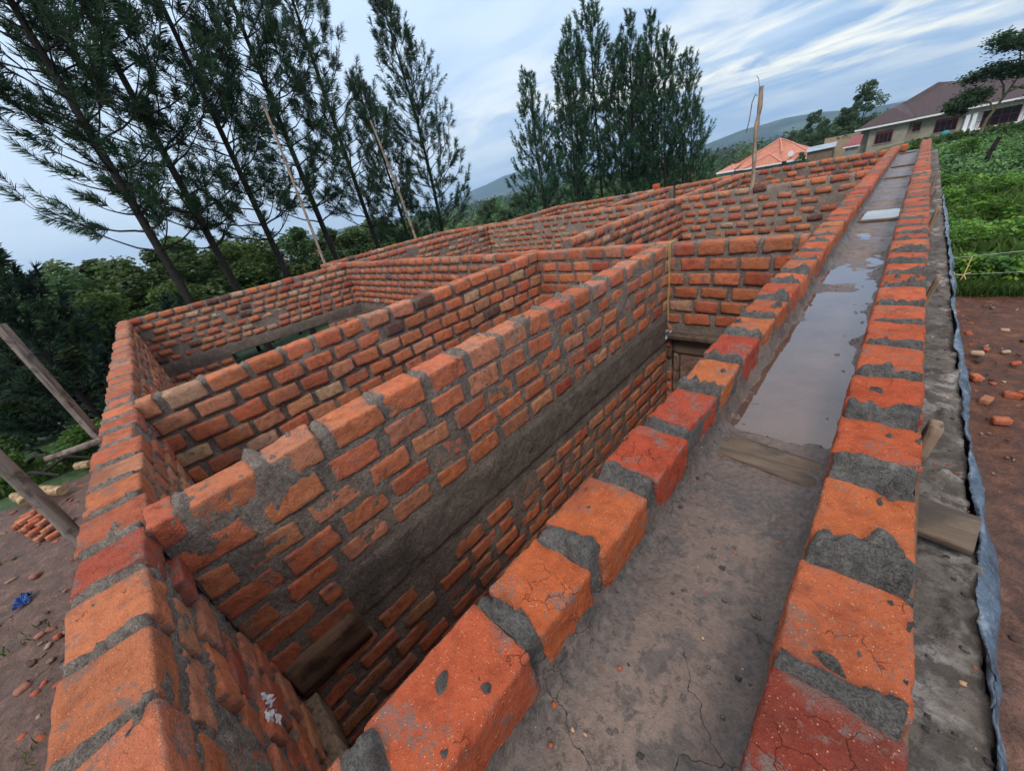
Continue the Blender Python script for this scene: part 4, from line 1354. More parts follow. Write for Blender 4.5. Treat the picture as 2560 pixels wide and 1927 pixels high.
# dark young pine at the left edge
yp = make_pine('young_pine', 51, H=7.0, spread=2.0, crown0=0.05, whorl=0.4, up=0.5, needle=0.26, nwid=0.02, per=40, plume=0.6, label='dark young pine cut off by the left edge of the picture', col=(0.022, 0.048, 0.030))
place(yp, (-17.3, -2.6, -5.4), 0, 1.0)
for k, (x, y, sc, lab) in enumerate([(-21.5, -4.4, 0.62, 'small dark young pine at the left, above the grass patch'), (-20.4, -1.2, 0.60, 'small dark young pine just left of the end wall'), (-18.0, 0.7, 0.6, 'small dark young pine behind the far corner of the end wall')]):
    place(copy_tree(yp), (x, y, -5.3), k * 2.0 + 1, sc, lab, 'young pines on the slope at the left')

# eucalypts beside the house with the brown roof, acacia like tree in front of it
GH = 'trees beside the house with the brown roof'
for k, (x, y, sc, lab) in enumerate([(-8.4, 100, 1.0, 'tallest feathery tree left of the brown roofed house'), (-10.5, 98, 0.72, 'bushy tree left of the brown roofed house, below the feathery one'), (-13.2, 100, 0.62, 'low bushy tree farther left of the brown roofed house'), (-16.8, 112, 0.80, 'dark rounded tree above the orange roof'), (-21.5, 118, 0.55, 'small tree behind the left slope of the orange roof'), (-12.0, 74, 0.30, 'green bush in front of the grey shed roof')]):
    place(copy_tree(ea), (x, y, -6.2), k * 1.9, sc, lab, GH)

rng = np.random.default_rng(77)
tr = thing('umbrella_tree', (4.1, 66, -4.25), 'spreading dark tree with flat tiers of leaves in front of the brown roofed house', 'tree')
at = Acc()
tw = np.array([4.1, 66, -4.25])
limbs = [((0, 0, 0), (0.15, 0, 1.6), (0.75, 0.1, 3.2), (1.2, 0, 4.6), (2.2, 0, 6.4)),
         ((0.35, 0, 2.3), (0.0, 0.1, 3.0), (-0.8, 0.1, 3.4), (-1.6, 0, 3.5)), ((0.75, 0.1, 3.2), (0.5, 0, 4.2), (-0.1, 0, 5.2), (-1.0, 0, 5.4)),
         ((0.9, 0.1, 3.6), (2.2, -.2, 4.1), (3.8, -.2, 4.6)), ((1.2, 0, 4.6), (1.0, 0.3, 6.0), (0.7, 0.4, 7.2)), ((1.0, 0, 4.0), (2.6, .5, 3.4), (3.9, .6, 2.6)), ((2.2, 0, 6.4), (3.4, 0, 7.8), (4.6, 0, 8.6)),
         ((1.8, 0, 5.6), (0.8, -.3, 6.9), (-0.2, -.4, 7.6))]
for k, l in enumerate(limbs):
    tube(at, np.array(l, float) + tw, np.linspace(0.16 if k == 0 else 0.09, 0.04, len(l)), 7)
at.build('trunk', mat_plain('mossy_bark', (0.16, 0.14, 0.075), 0.9, 0.4, 5, 0.02), tr, tw)
ac = Acc()
pads = [(-1.7, 3.7, 1.2), (-0.9, 3.9, 1.0), (-1.2, 5.5, 1.2), (-0.2, 5.6, 1.3), (0.9, 5.4, 1.1), (2.2, 5.2, 1.2), (3.6, 4.9, 1.3), (4.8, 5.0, 1.3), (3.9, 2.7, 1.3), (5.0, 2.4, 1.2), (2.6, 6.9, 1.5), (3.8, 7.9, 1.6), (5.0, 8.5, 1.7), (0.6, 7.4, 1.2), (1.6, 7.3, 1.3), (3.0, 8.8, 1.4), (-0.4, 7.9, 0.9), (5.0, 6.6, 1.4), (4.4, 9.9, 1.5), (-2.0, 3.2, 0.6)]
for (x, z, r_) in pads:
    for q in range(5):
        n = 300
        c = tw + np.array([x + rng.normal(0, 0.5), rng.normal(0, 1.0), z + rng.normal(0, 0.18)])
        d = rng.normal(0, 1, (n, 3)) * np.array([r_ * 0.40, r_ * 0.40, 0.24])
        C = c + d
        C[:, 2] -= 0.10 * (d[:, 0] ** 2)
        _, a, b = rot_basis(rng.normal(0, 0.5, (n, 3)) + np.array([0, 0, 1.0]))
        s_ = 0.13 * rng.uniform(0.6, 1.3, (n, 1))
        V = np.stack([C - a * s_, C + b * s_ * 0.5, C + a * s_, C - b * s_ * 0.5], 1).reshape(-1, 3)
        yel = 1.0 if rng.uniform() > 0.08 else 2.6
        ac.add(V, np.arange(n)[:, None] * 4 + np.arange(4)[None], np.repeat(np.array([0.020 * yel, 0.048 * min(yel, 1.6), 0.016]) * rng.uniform(0.6, 1.5, (n, 1)), 4, 0))
ac.build('crown', M_LEAF, tr, tw, smooth=False)

# distant woods: one mass of small tree crowns
rng = np.random.default_rng(5)
ac = Acc()


def woods(n, az0, az1, d0, d1, size, per, col, lift=0.0, zfun=None, leaf=0.3):
    az = np.radians(rng.uniform(az0, az1, n))
    D = rng.uniform(d0 ** 0.5, d1 ** 0.5, n) ** 2
    x, y = -np.sin(az) * D, np.cos(az) * D
    z = (ground_z(x, y) if zfun is None else zfun(x, y, D)) + lift
    s_ = size * rng.uniform(0.6, 1.5, n)
    d = rng.normal(0, 1, (n, per, 3))
    d /= np.linalg.norm(d, axis=2)[..., None]
    rad = rng.uniform(0.55, 1.05, (n, per, 1)) * (1 + 0.35 * vnoise(d * 2.2 + rng.uniform(0, 90, (n, 1, 3)), 4)[..., None])
    sh = np.array([1.0, 1.0, 1.1])
    tall = rng.uniform(0.8, 1.6, (n, 1, 1))
    C = np.stack([x, y, z + s_ * 0.8], -1)[:, None] + d * rad * s_[:, None, None] * sh * np.concatenate([np.ones((n, 1, 2)), tall], 2)
    _, a, b = rot_basis(d + rng.normal(0, 0.5, d.shape))
    q = (s_ * leaf)[:, None, None] * rng.uniform(0.5, 1.2, (n, per, 1))
    V = np.stack([C - a * q, C + b * q * 0.8, C + a * q, C - b * q * 0.8], 2).reshape(-1, 3)
    t_ = np.array(col) * rng.uniform(0.55, 1.5, (n, 1, 1)) * rng.uniform(0.7, 1.3, (n, per, 1)) * (1 + rng.uniform(-0.2, 0.3, (n, 1, 3)))
    ac.add(V, np.arange(n * per)[:, None] * 4 + np.arange(4)[None], np.repeat(t_.reshape(-1, 3), 4, 0))


woods(300, 22, 100, 60, 140, 2.4, 520, (0.050, 0.092, 0.034), lift=-1.5, leaf=0.11)
woods(520, 5, 105, 140, 420, 4.0, 150, (0.050, 0.090, 0.036), zfun=lambda x, y, D: -13.5 - 0.016 * (D - 140), leaf=0.18)
woods(420, 3, 40, 170, 420, 3.6, 150, (0.046, 0.080, 0.034), zfun=lambda x, y, D: -13.0 - 0.003 * (D - 170), leaf=0.18)
woods(1100, -10, 60, 420, 1700, 6.0, 60, (0.040, 0.072, 0.034), zfun=lambda x, y, D: -18.5 - 0.001 * (D - 400), leaf=0.26)
woods(120, 4, 26, 110, 175, 2.0, 240, (0.075, 0.135, 0.038), zfun=lambda x, y, D: np.full_like(D, -12.0) + 0.015 * (D - 110), leaf=0.14)
tag(ac.build('distant_woods', M_LEAF, smooth=False), 'distant woods rolling away below the hills', kind='stuff')

# ------------------------------------------------------------------ weeds and grass
rng = np.random.default_rng(9)


def plants(n, xr, yr, hgt, leaf, per, cols, dens_fun=None, lean=0.5, narrow=0.55):
    x = rng.uniform(*xr, n)
    y = rng.uniform(*yr, n)
    if dens_fun is not None:
        k = dens_fun(x, y)
        x, y = x[k], y[k]
    n = len(x)
    z = ground_z(x, y)
    pn = vnoise(np.stack([x * 0.9, y * 0.9, x * 0], -1), 3) * 0.5 + 0.5
    h = hgt * rng.uniform(0.5, 1.2, n) * (0.45 + 1.1 * pn)
    ci = np.array(cols)[rng.integers(0, len(cols), n)] * (0.65 + 0.8 * pn[:, None])
    u = rng.uniform(0.1, 1, (n, per))
    rad = rng.uniform(0, 1, (n, per)) * (0.25 + 0.5 * (1 - u)) * h[:, None] * lean
    az = rng.uniform(0, 6.283, (n, per))
    C = np.stack([x[:, None] + np.cos(az) * rad, y[:, None] + np.sin(az) * rad, z[:, None] + u * h[:, None]], -1)
    nrm = np.stack([np.cos(az) * 0.6, np.sin(az) * 0.6, np.ones_like(az)], -1) + rng.normal(0, 0.35, (n, per, 3))
    _, a, b = rot_basis(nrm)
    out = np.stack([np.cos(az), np.sin(az), -0.2 + 0 * az], -1)
    nn = nrm / np.linalg.norm(nrm, axis=-1)[..., None]
    out = out - nn * np.sum(out * nn, -1)[..., None]
    out /= np.linalg.norm(out, axis=-1)[..., None]
    sd = np.cross(nn, out)
    s_ = leaf * rng.uniform(0.5, 1.3, (n, per, 1))
    V = np.stack([C - out * s_ * 0.7, C + sd * s_ * narrow, C + out * s_, C - sd * s_ * narrow], 2).reshape(-1, 3)
    tt = ci[:, None] * rng.uniform(0.65, 1.4, (n, per, 1))
    return V, np.arange(n * per)[:, None] * 4 + np.arange(4)[None], np.repeat(tt.reshape(-1, 3), 4, 0)


GREENS = [(0.085, 0.185, 0.026), (0.062, 0.155, 0.028), (0.14, 0.24, 0.030), (0.050, 0.125, 0.028)]
ac = Acc()
edge = lambda x, y: (x > 0.30) & (x < 0.9 + 0.26 * y)
ac.add(*plants(5200, (0.3, 6), (11.9, 17.5), 0.55, 0.062, 34, GREENS, edge))
ac.add(*plants(3800, (0.3, 8.5), (17.5, 28), 0.42, 0.10, 26, GREENS, edge))
ac.add(*plants(3000, (0.3, 14), (28, 62), 0.28, 0.17, 22, [(0.10, 0.19, 0.075), (0.115, 0.21, 0.08), (0.085, 0.165, 0.055)], lambda x, y: (x > 0.4) & (x < 0.2 + 0.24 * y)))
ac.add(*plants(900, (-1, 14), (60, 80), 0.3, 0.28, 18, [(0.05, 0.10, 0.03), (0.06, 0.11, 0.025)]))
tag(ac.build('weeds', M_LEAF, smooth=False), 'dense leafy green weeds covering the plot right of the gutter', kind='stuff')

GB = 'leafy shrubs among the weeds'
sh = make_leafy('leafy_shrub', 61, H=1.5, Rx=0.75, label='s', group=GB, cat='shrub', col=(0.075, 0.16, 0.02), z0=0.05, lobes=18, per=110, leaf=0.065, trunk=0.02, lobe_r=0.36)
shr = [(0.95, 13.6, 0.75, 'yellow green shrub closest to the ledge among the weeds'), (1.55, 16.6, 0.85, 'yellow green shrub beyond the nearest one, right of the ledge'), (2.7, 15.2, 0.8, 'yellow green shrub near the right edge among the weeds'), (1.3, 19.5, 0.85, 'dark green shrub beside the far half of the gutter'),
       (2.4, 21.5, 0.8, 'shrub in the middle of the weeds below the burnt post'), (1.35, 26.0, 0.7, 'shrub beside the far end of the gutter'), (3.9, 23.0, 0.8, 'shrub at the right edge in line with the burnt post'), (2.3, 45.0, 0.9, 'tall yellow green shrub standing alone on the far weeds'), (6.3, 52.0, 0.8, 'yellow green shrub at the right edge below the white porch')]
for k, (x, y, sc, lab) in enumerate(shr):
    o = sh if k == 0 else copy_tree(sh)
    place(o, (x, y, float(ground_z(x, y)) - 0.1), k * 1.1, sc, lab, GB)

# grass: left slope, inside the window view
ac = Acc()
rng = np.random.default_rng(19)


def blades(n, xr, yr, h, w_, cols, f=None, zoff=0.0):
    x = rng.uniform(*xr, n)
    y = rng.uniform(*yr, n)
    if f is not None:
        k = f(x, y)
        x, y = x[k], y[k]
    n = len(x)
    z = ground_z(x, y) + zoff
    az = rng.uniform(0, 6.283, n)
    hh = h * rng.uniform(0.5, 1.4, n)
    ln = rng.uniform(0.2, 0.7, n) * hh
    dx_, dy_ = np.cos(az), np.sin(az)
    p = np.stack([x, y, z], -1)
    sd = np.stack([-dy_, dx_, 0 * x], -1) * w_
    mid = p + np.stack([dx_ * ln * 0.4, dy_ * ln * 0.4, hh * 0.65], -1)
    tip = p + np.stack([dx_ * ln, dy_ * ln, hh], -1)
    V = np.stack([p - sd, p + sd, mid + sd * 0.7, tip], 1).reshape(-1, 3)
    c = np.array(cols)[rng.integers(0, len(cols), n)] * rng.uniform(0.6, 1.4, (n, 1))
    ac.add(V, np.arange(n)[:, None] * 4 + np.arange(4)[None], np.repeat(c, 4, 0))


GG = [(0.06, 0.12, 0.025), (0.04, 0.09, 0.02), (0.10, 0.15, 0.04)]
nz_f = lambda x, y: vnoise(np.stack([x * 0.5, y * 0.5, x * 0], -1), 7) > -0.35
blades(60000, (-19, -13.2), (-6, 4), 0.22, 0.012, GG, lambda x, y: (x < -13.9 + 0.8 * vnoise(np.stack([x, y, x * 0], -1), 2)) & nz_f(x, y))
blades(25000, (-18, -10.9), (0, 7), 0.30, 0.012, GG)
blades(3500, (-12, -5), (-5.5, -0.8), 0.10, 0.008, GG, lambda x, y: vnoise(np.stack([x * 1.3, y * 1.3, x * 0], -1), 12) > 0.52)
blades(16000, (0.3, 8), (12, 24), 0.62, 0.011, GG + [(0.12, 0.17, 0.05)], lambda x, y: (x < 0.9 + 0.26 * y) & (vnoise(np.stack([x * 0.8, y * 0.8, x * 0], -1), 21) > 0.05))
blades(14000, (0.3, 5), (11.4, 12.4), 0.22, 0.008, GG, lambda x, y: (x < 0.9 + 0.26 * y))
tag(ac.build('grass', M_LEAF, smooth=False), 'short green grass on the slope and at the edge of the soil', kind='stuff')
GL = 'low bright bushes on the left slope'
lo_ = make_leafy('low_bush', 62, H=1.6, Rx=1.1, label='b', group=GL, cat='bush', col=(0.06, 0.13, 0.02), z0=0.02, lobes=18, per=200, leaf=0.07, trunk=0.02, lobe_r=0.34)
for k, (x, y, sc, lab) in enumerate([(-14.9, -2.75, 0.75, 'bright green bush in the grass between the two scaffold posts'), (-15.8, -4.6, 0.6, 'small bright bush at the left edge above the logs'), (-20.6, -2.6, 1.3, 'dark green bush behind the squared scaffold post'), (-21.4, -5.2, 1.4, 'dark green bush at the left edge behind the grass'),
                                     (-13.3, 1.9, 0.75, 'green bush seen through the window opening, left of centre'), (-13.6, 3.2, 0.8, 'green bush seen through the window opening, right of centre'), (-17.2, -0.6, 1.2, 'green bush just left of the end wall')]):
    o = lo_ if k == 0 else copy_tree(lo_)
    place(o, (x, y, float(ground_z(x, y)) - 0.1), k * 1.4, sc, lab, GL)

# ------------------------------------------------------------------ things lying on the ground
rng = np.random.default_rng(29)


def rub(acc_, n, xr, yr, s0, s1, cols, seed):
    r_ = np.random.default_rng(seed)
    for k in range(n):
        x, y = r_.uniform(*xr), r_.uniform(*yr)
        s_ = s0 + (s1 - s0) * r_.uniform() ** 3
        a = r_.uniform(0, 6.28)
        ca, sa = math.cos(a), math.sin(a)
        t_ = r_.normal(0, 0.3)
        M = np.array([[ca, -sa, 0], [sa, ca, 0], [0, 0, 1]]) @ np.array([[1, 0, t_], [0, 1, 0], [-t_, 0, 1]])
        c = cols[r_.integers(0, len(cols))]
        rough_box(acc_, (x, y, float(ground_z(x, y)) + s_ * 0.25), (s_, s_ * r_.uniform(0.5, 0.9), s_ * r_.uniform(0.35, 0.6)), rot=M, n=(3, 3, 2), rnd=s_ * 0.35, amp=s_ * 0.3, seed=k, col=np.array(c) * r_.uniform(0.7, 1.2), freq=1.2 / s_)


RC = [(0.34, 0.09, 0.045), (0.22, 0.10, 0.07), (0.10, 0.062, 0.05), (0.24, 0.16, 0.12), (0.085, 0.055, 0.045)]
a_ = Acc()
rub(a_, 520, (-13.5, -4.2), (-6, -0.7), 0.010, 0.075, RC, 1)
rub(a_, 420, (-8.5, -3.6), (-3.2, -0.6), 0.008, 0.06, RC, 2)
rub(a_, 160, (-6.5, -3.8), (-2.6, -0.7), 0.03, 0.10, [RC[2], RC[4], RC[2], RC[0]], 6)
rub(a_, 620, (0.45, 3.6), (1.0, 11.8), 0.012, 0.055, RC + [(0.45, 0.33, 0.22)], 3)
tag(a_.build('rubble', M_ROUGH), 'brick crumbs and small stones strewn over the soil', kind='stuff')


def ground_bricks(spots, group, seed, labs, halfd=(0.11, 0.055, 0.045)):
    r_ = np.random.default_rng(seed)
    for k, (x, y, dz, a) in enumerate(spots):
        A = Acc()
        ca, sa = math.cos(a), math.sin(a)
        c = PAL[r_.choice([0, 1, 2])] * r_.uniform(0.8, 1.1)
        z = float(ground_z(x, y)) + 0.05 + dz
        rough_box(A, (x, y, z), halfd, rot=[[ca, -sa, 0], [sa, ca, 0], [0, 0, 1]], n=(5, 4, 3), rnd=0.012, amp=0.012, seed=seed + k, col=c)
        tag(A.build('brick', M_BRICK, None, (x, y, z - 0.05)), labs[k] if isinstance(labs, list) else labs, 'brick', group)


sp = []
spl = []
ORD = ['first', 'second', 'third', 'fourth', 'fifth', 'sixth', 'seventh', 'eighth', 'ninth']
for r_i in range(3):
    for k in range(9 - 2 * r_i):
        spl.append('orange brick in the %s layer of the low stack, %s from its right end' % (('bottom', 'middle', 'top')[r_i], ORD[k]))
        sp.append((-10.7 - 0.22 * k - r_i * 0.18, -3.28 - 0.085 * k - 0.10 * (k % 2) - 0.03 * r_i, 0.105 * r_i, 2.0 + 0.25 * math.sin(k * 2.3 + r_i)))
for k in range(6):
    spl.append('fallen brick in front of the low stack, %s from its right end' % ORD[k])
    sp.append((-11.7 - 0.22 * k, -3.42 - 0.05 * k, 0.02, 1.2 + 0.3 * k))
ground_bricks(sp, 'bricks in the low stack at the lower left', 300, spl)
ground_bricks([(1.38, 6.42, 0.0, 0.3), (1.29, 6.9, 0.0, 1.2), (1.52, 7.15, 0.0, 0.1), (1.62, 7.2, 0.02, 0.9), (1.24, 7.6, -0.02, 1.9)], 'broken bricks on the soil right of the ledge', 320,
              ['nearest broken orange brick lying on the soil right of the plastic', 'broken brick half hidden behind the edge of the plastic sheet', 'dirty brick lying in the wet puddle on the soil', 'brick cut by the right edge of the picture on the soil', 'small brick end on the soil, farthest of the five'], (0.075, 0.05, 0.04))
for k, (x, y, r_, c, lab) in enumerate([(1.45, 11.7, 0.09, (0.42, 0.24, 0.13), 'small tan rock where the soil meets the weeds'), (1.85, 11.75, 0.15, (0.46, 0.26, 0.13), 'flat tan rock at the edge of the weeds, larger of the two'), (1.29, 8.5, 0.07, (0.40, 0.27, 0.18), 'rounded pale stone on the soil beside the plastic sheet'), (1.64, 9.59, 0.05, (0.42, 0.28, 0.18), 'small pale stone on the dark soil, farther right')]):
    A = Acc()
    z = float(ground_z(x, y))
    rough_box(A, (x, y, z + r_ * 0.35), (r_, r_ * 0.7, r_ * 0.5), n=(6, 5, 4), rnd=r_ * 0.4, amp=r_ * 0.25, seed=k, col=c, freq=9)
    tag(A.build('rock', M_ROUGH, None, (x, y, z)), lab, 'rock', 'rocks on the soil at the right')

# logs and cut branches
M_LOG = mat_wood('split_log', (0.34, 0.23, 0.12), (0.10, 0.065, 0.04), (6, 6, 40))
for k, (p, q, r_, lab) in enumerate([((-13.5, -3.72, -4.1), (-12.75, -3.28, -4.08), 0.12, 'short barked log lying on the mud beyond the scaffold pole'), ((-14.35, -3.15, -4.15), (-13.95, -2.85, -4.12), 0.11, 'log end among the cut branches by the grass'), ((-13.9, -2.35, -4.1), (-13.4, -2.1, -4.1), 0.10, 'short log close to the end wall beside the grass'), ((-13.9, -4.2, -4.1), (-13.2, -3.95, -4.1), 0.10, 'split log at the left of the barked one')]):
    pole('log', [p, ((p[0] + q[0]) / 2, (p[1] + q[1]) / 2, p[2] + 0.02), q], (r_, r_ * 0.9), lab, M_LOG, 'logs lying by the grass', seg=12, cat='log', seed=k, wob=0.15)
for k, (pts, lab) in enumerate([([(-16.4, -4.3, -4.1), (-15.6, -3.9, -3.8), (-14.7, -3.3, -4.05)], 'dark crooked branch arching over the grass'), ([(-15.2, -4.4, -4.1), (-14.6, -3.9, -3.9), (-13.9, -3.4, -4.05)], 'thin cut branch beside the barked log'), ([(-14.8, -3.9, -4.1), (-14.4, -3.2, -3.8), (-14.2, -2.8, -4.05)], 'forked dark branch between the logs')]):
    pole('cut_branch', pts, (0.05, 0.03), lab, M_BARK, 'cut branches by the logs', seed=k, cat='branch')

# burnt post and wire fence in the weeds
pole('fence_post', [(2.80, 36.0, -3.9), (2.86, 36.0, -3.2), (3.02, 36.0, -2.42)], (0.12, 0.10), 'dark burnt post standing alone in the weeds', M_BARK, cat='post')
wf = thing('wire_fence', (1.4, 11.9, -3.6), 'thin wire fence with a yellow twig tied to it at the edge of the weeds', 'wire fence')
a_ = Acc()
for z0_, z1_ in ((-2.91, -2.84), (-3.27, -3.24)):
    xx = np.linspace(0.35, 3.6, 14)
    tube(a_, np.stack([xx, xx * 0 + 11.85, z0_ + (z1_ - z0_) * (xx - 1) / 0.8 - 0.02 * np.sin(xx * 2)], -1), 0.006, 4, (0.35, 0.40, 0.33))
a_.build('wire', M_TINT, wf, (1.4, 11.9, -3.6))
a_ = Acc()
tube(a_, np.array([(1.20, 11.8, -2.90), (1.195, 11.8, -3.05), (1.185, 11.8, -3.28), (1.15, 11.8, -3.42)]), 0.012, 5, (0.62, 0.50, 0.16))
tube(a_, np.array([(1.185, 11.8, -3.26), (1.23, 11.8, -3.36), (1.25, 11.8, -3.45)]), 0.010, 5, (0.62, 0.50, 0.16))
tube(a_, np.array([(1.03, 11.8, -3.21), (1.06, 11.8, -3.26), (1.16, 11.8, -3.27), (1.27, 11.8, -3.22)]), 0.010, 5, (0.60, 0.58, 0.30))
a_.build('yellow_twig', M_TINT, wf, (1.4, 11.9, -3.6))

# ------------------------------------------------------------------ houses
M_CEM = mat_plain('grey_cement_render', (0.30, 0.265, 0.205), 0.9, 0.22, 1.3, 0.01)
M_CEM2 = mat_plain('grey_block_wall', (0.24, 0.235, 0.215), 0.9, 0.25, 1.2, 0.01)
M_BROWN = mat_metal_roof('brown_sheet_roof', (0.048, 0.028, 0.030), 0, 1.6)
M_ORANGE = mat_metal_roof('orange_tile_roof', (0.44, 0.165, 0.105), 0, 2.0)
M_GREYR = mat_metal_roof('grey_iron_roof', (0.26, 0.30, 0.35), 0, 3.0)
M_REDR = mat_metal_roof('red_iron_roof', (0.22, 0.045, 0.055), 0, 3.0)
M_WHITE = mat_plain('white_paint', (0.72, 0.72, 0.72), 0.6, 0.06, 3, 0.0)
M_MAROON = mat_plain('maroon_steel', (0.16, 0.030, 0.032), 0.5, 0.1, 3, 0.0)
M_GLASS = mat_plain('dark_window_glass', (0.012, 0.008, 0.014), 0.12, 0.2, 1, 0.0, 0.6)
M_TEAL = mat_plain('teal_plastic', (0.03, 0.22, 0.22), 0.5, 0.15, 3, 0.0)


def poly(acc_, pts, th=0.0):
    pts = np.array(pts, float)
    n = len(pts)
    if n == 4:
        acc_.add(pts, [[0, 1, 2, 3]])
        if th:
            acc_.add(pts - [0, 0, th], [[3, 2, 1, 0]])
    else:
        for k in range(1, n - 1):
            acc_.add(pts[[0, k, k + 1]], [[0, 1, 2]])
            if th:
                acc_.add(pts[[0, k + 1, k]] - [0, 0, th], [[0, 1, 2]])


def build_box(name, lo, hi, mat, parent, base, lab=None):
    a = Acc()
    box(a, lo, hi)
    o = a.build(name, mat, parent, base, smooth=False)
    if lab:
        o['label'] = lab
    return o


def win(house, base, x0, x1, z0, z1, y, nb, top=0.28, mid=None):
    """steel window set in a wall whose outer face is at y, facing -Y"""
    a = Acc()
    f = 0.07
    yb, yf = y - 0.02, y - 0.07
    for lo, hi in (((x0, yf, z0), (x0 + f, yb, z1)), ((x1 - f, yf, z0), (x1, yb, z1)), ((x0 + f, yf, z0), (x1 - f, yb, z0 + f)), ((x0 + f, yf, z1 - top), (x1 - f, yb, z1))):
        box(a, lo, hi)
    for k in range(1, nb):
        x = x0 + (x1 - x0) * k / nb
        box(a, (x - 0.022, yf + 0.01, z0 + f), (x + 0.022, yb, z1 - top))
    if mid:
        zc = z0 + (z1 - z0) * mid
        box(a, (x0 + f, yf + 0.015, zc - 0.03), (x1 - f, yb - 0.005, zc + 0.03))
    w_ = a.build('window', M_MAROON, house, base, smooth=False)
    a = Acc()
    box(a, (x0 + 0.01, y - 0.018, z0 + 0.01), (x1 - 0.01, y + 0.02, z1 - 0.01))
    o = a.build('pane', M_GLASS, None, base, smooth=False)
    o.parent = w_
    o.location = (0, 0, 0)
    a = Acc()
    box(a, (x0 - 0.08, y - 0.10, z0 - 0.10), (x1 + 0.08, y + 0.01, z0 - 0.005))
    o = a.build('sill', M_CEM2, None, base, smooth=False)
    o.parent = w_
    o.location = (0, 0, 0)


hb = np.array([3.0, 88.0, -4.7])
H1 = thing('house', hb, 'large cement rendered house with a brown hipped roof and white porch at the top right', 'house')
build_box('wall', (-5.75, 83.4, -4.9), (-1.75, 92, -1.80), M_CEM, H1, hb, 'projecting wing wall of cement render')
build_box('wall', (-6.75, 84.7, -4.9), (-5.755, 95, -1.80), M_CEM, H1, hb, 'recessed left wall of cement render')
build_box('wall', (-1.745, 85.0, -4.9), (3.35, 95, -1.78), M_CEM, H1, hb, 'middle wall of cement render')
build_box('wall', (3.355, 85.6, -4.9), (18, 95, -1.78), M_WHITE, H1, hb, 'white painted wall behind the porch')
build_box('lintel_wall', (3.36, 84.55, -2.45), (18, 84.85, -1.79), M_CEM, H1, hb)
build_box('porch_floor', (2.95, 83.7, -4.95), (13, 85.59, -4.33), M_WHITE, H1, hb)
for k, x in enumerate((3.55, 4.15, 10.2)):
    build_box('pillar', (x, 84.56, -4.33), (x + 0.38, 84.84, -2.455), M_WHITE, H1, hb)
a_ = Acc()
for x in np.arange(4.62, 5.6, 0.16):
    box(a_, (x, 84.2, -4.33), (x + 0.03, 84.23, -3.55))
for x in np.arange(8.3, 10.1, 0.16):
    box(a_, (x, 84.2, -4.33), (x + 0.03, 84.23, -3.55))
box(a_, (4.6, 84.19, -3.55), (5.65, 84.24, -3.49))
box(a_, (8.3, 84.19, -3.55), (10.1, 84.24, -3.49))
a_.build('railing', M_BARK, H1, hb, smooth=False)
win(H1, hb, -4.98, -3.18, -4.0, -2.45, 83.4, 4, 0.32)
win(H1, hb, -1.28, -0.50, -3.30, -2.28, 85.0, 2, 0.25, 0.35)
win(H1, hb, 0.85, 2.95, -3.98, -2.40, 85.0, 4, 0.30)
win(H1, hb, 5.05, 8.15, -4.30, -2.20, 85.6, 4, 0.10, 0.48)
a_ = Acc()
poly(a_, [(-7.35, 84.0, -1.70), (18, 84.0, -1.70), (18, 90, 1.72), (0.75, 90, 1.72), (0, 90, 2.12)])
poly(a_, [(-7.35, 97, -1.70), (-7.35, 84.0, -1.70), (0, 90, 2.12)])
poly(a_, [(18, 97, -1.70), (-7.35, 97, -1.70), (0, 90.01, 2.12), (0.75, 90.01, 1.72), (18, 90.01, 1.72)])
a_.build('roof', M_BROWN, H1, hb, smooth=False)
a_ = Acc()
poly(a_, [(-7.35, 82.7, -1.70), (-1.15, 82.7, -1.70), (-3.75, 85.4, 0.12), (-4.3, 85.4, 0.12)])
poly(a_, [(-1.15, 82.7, -1.70), (-1.15, 86.8, -1.4), (-2.9, 88.4, 0.62), (-3.75, 85.4, 0.12)])
poly(a_, [(-7.35, 86.5, -1.70), (-7.35, 82.7, -1.70), (-4.3, 85.4, 0.12), (-3.9, 88.4, 0.30)])
poly(a_, [(-4.3, 85.4, 0.121), (-3.75, 85.4, 0.121), (-2.9, 88.4, 0.62), (-3.9, 88.4, 0.40)])
wr = a_.build('wing_roof', M_BROWN, H1, hb, smooth=False)
a_ = Acc()
box(a_, (-7.4, 82.62, -1.86), (-1.1, 82.69, -1.66))
box(a_, (-1.16, 82.70, -1.86), (-1.09, 83.93, -1.66))
box(a_, (-1.085, 83.92, -1.86), (18, 83.99, -1.66))
box(a_, (-7.42, 82.70, -1.86), (-7.36, 97, -1.66))
box(a_, (-7.34, 82.72, -1.84), (-1.17, 83.38, -1.80))
box(a_, (-1.08, 84.01, -1.84), (17.9, 84.54, -1.80))
a_.build('fascia', M_WHITE, H1, hb, smooth=False)

bb = thing('water_barrel', (1.95, 79.0, -4.55), 'teal plastic barrel standing before the brown roofed house', 'barrel')
a_ = Acc()
zc = np.array([0, 0.05, 0.35, 0.7, 0.8, 0.9])
tube(a_, np.stack([zc * 0 + 1.95, zc * 0 + 79.0, zc - 4.55], -1), np.array([0.33, 0.38, 0.41, 0.39, 0.36, 0.20]), 18)
a_.build('drum', M_TEAL, bb, (1.95, 79.0, -4.55))
a_ = Acc()
tube(a_, np.array([(1.95, 79, -3.66), (1.95, 79, -3.58)]), 0.18, 16)
a_.build('lid', M_TEAL, bb, (1.95, 79.0, -4.55))

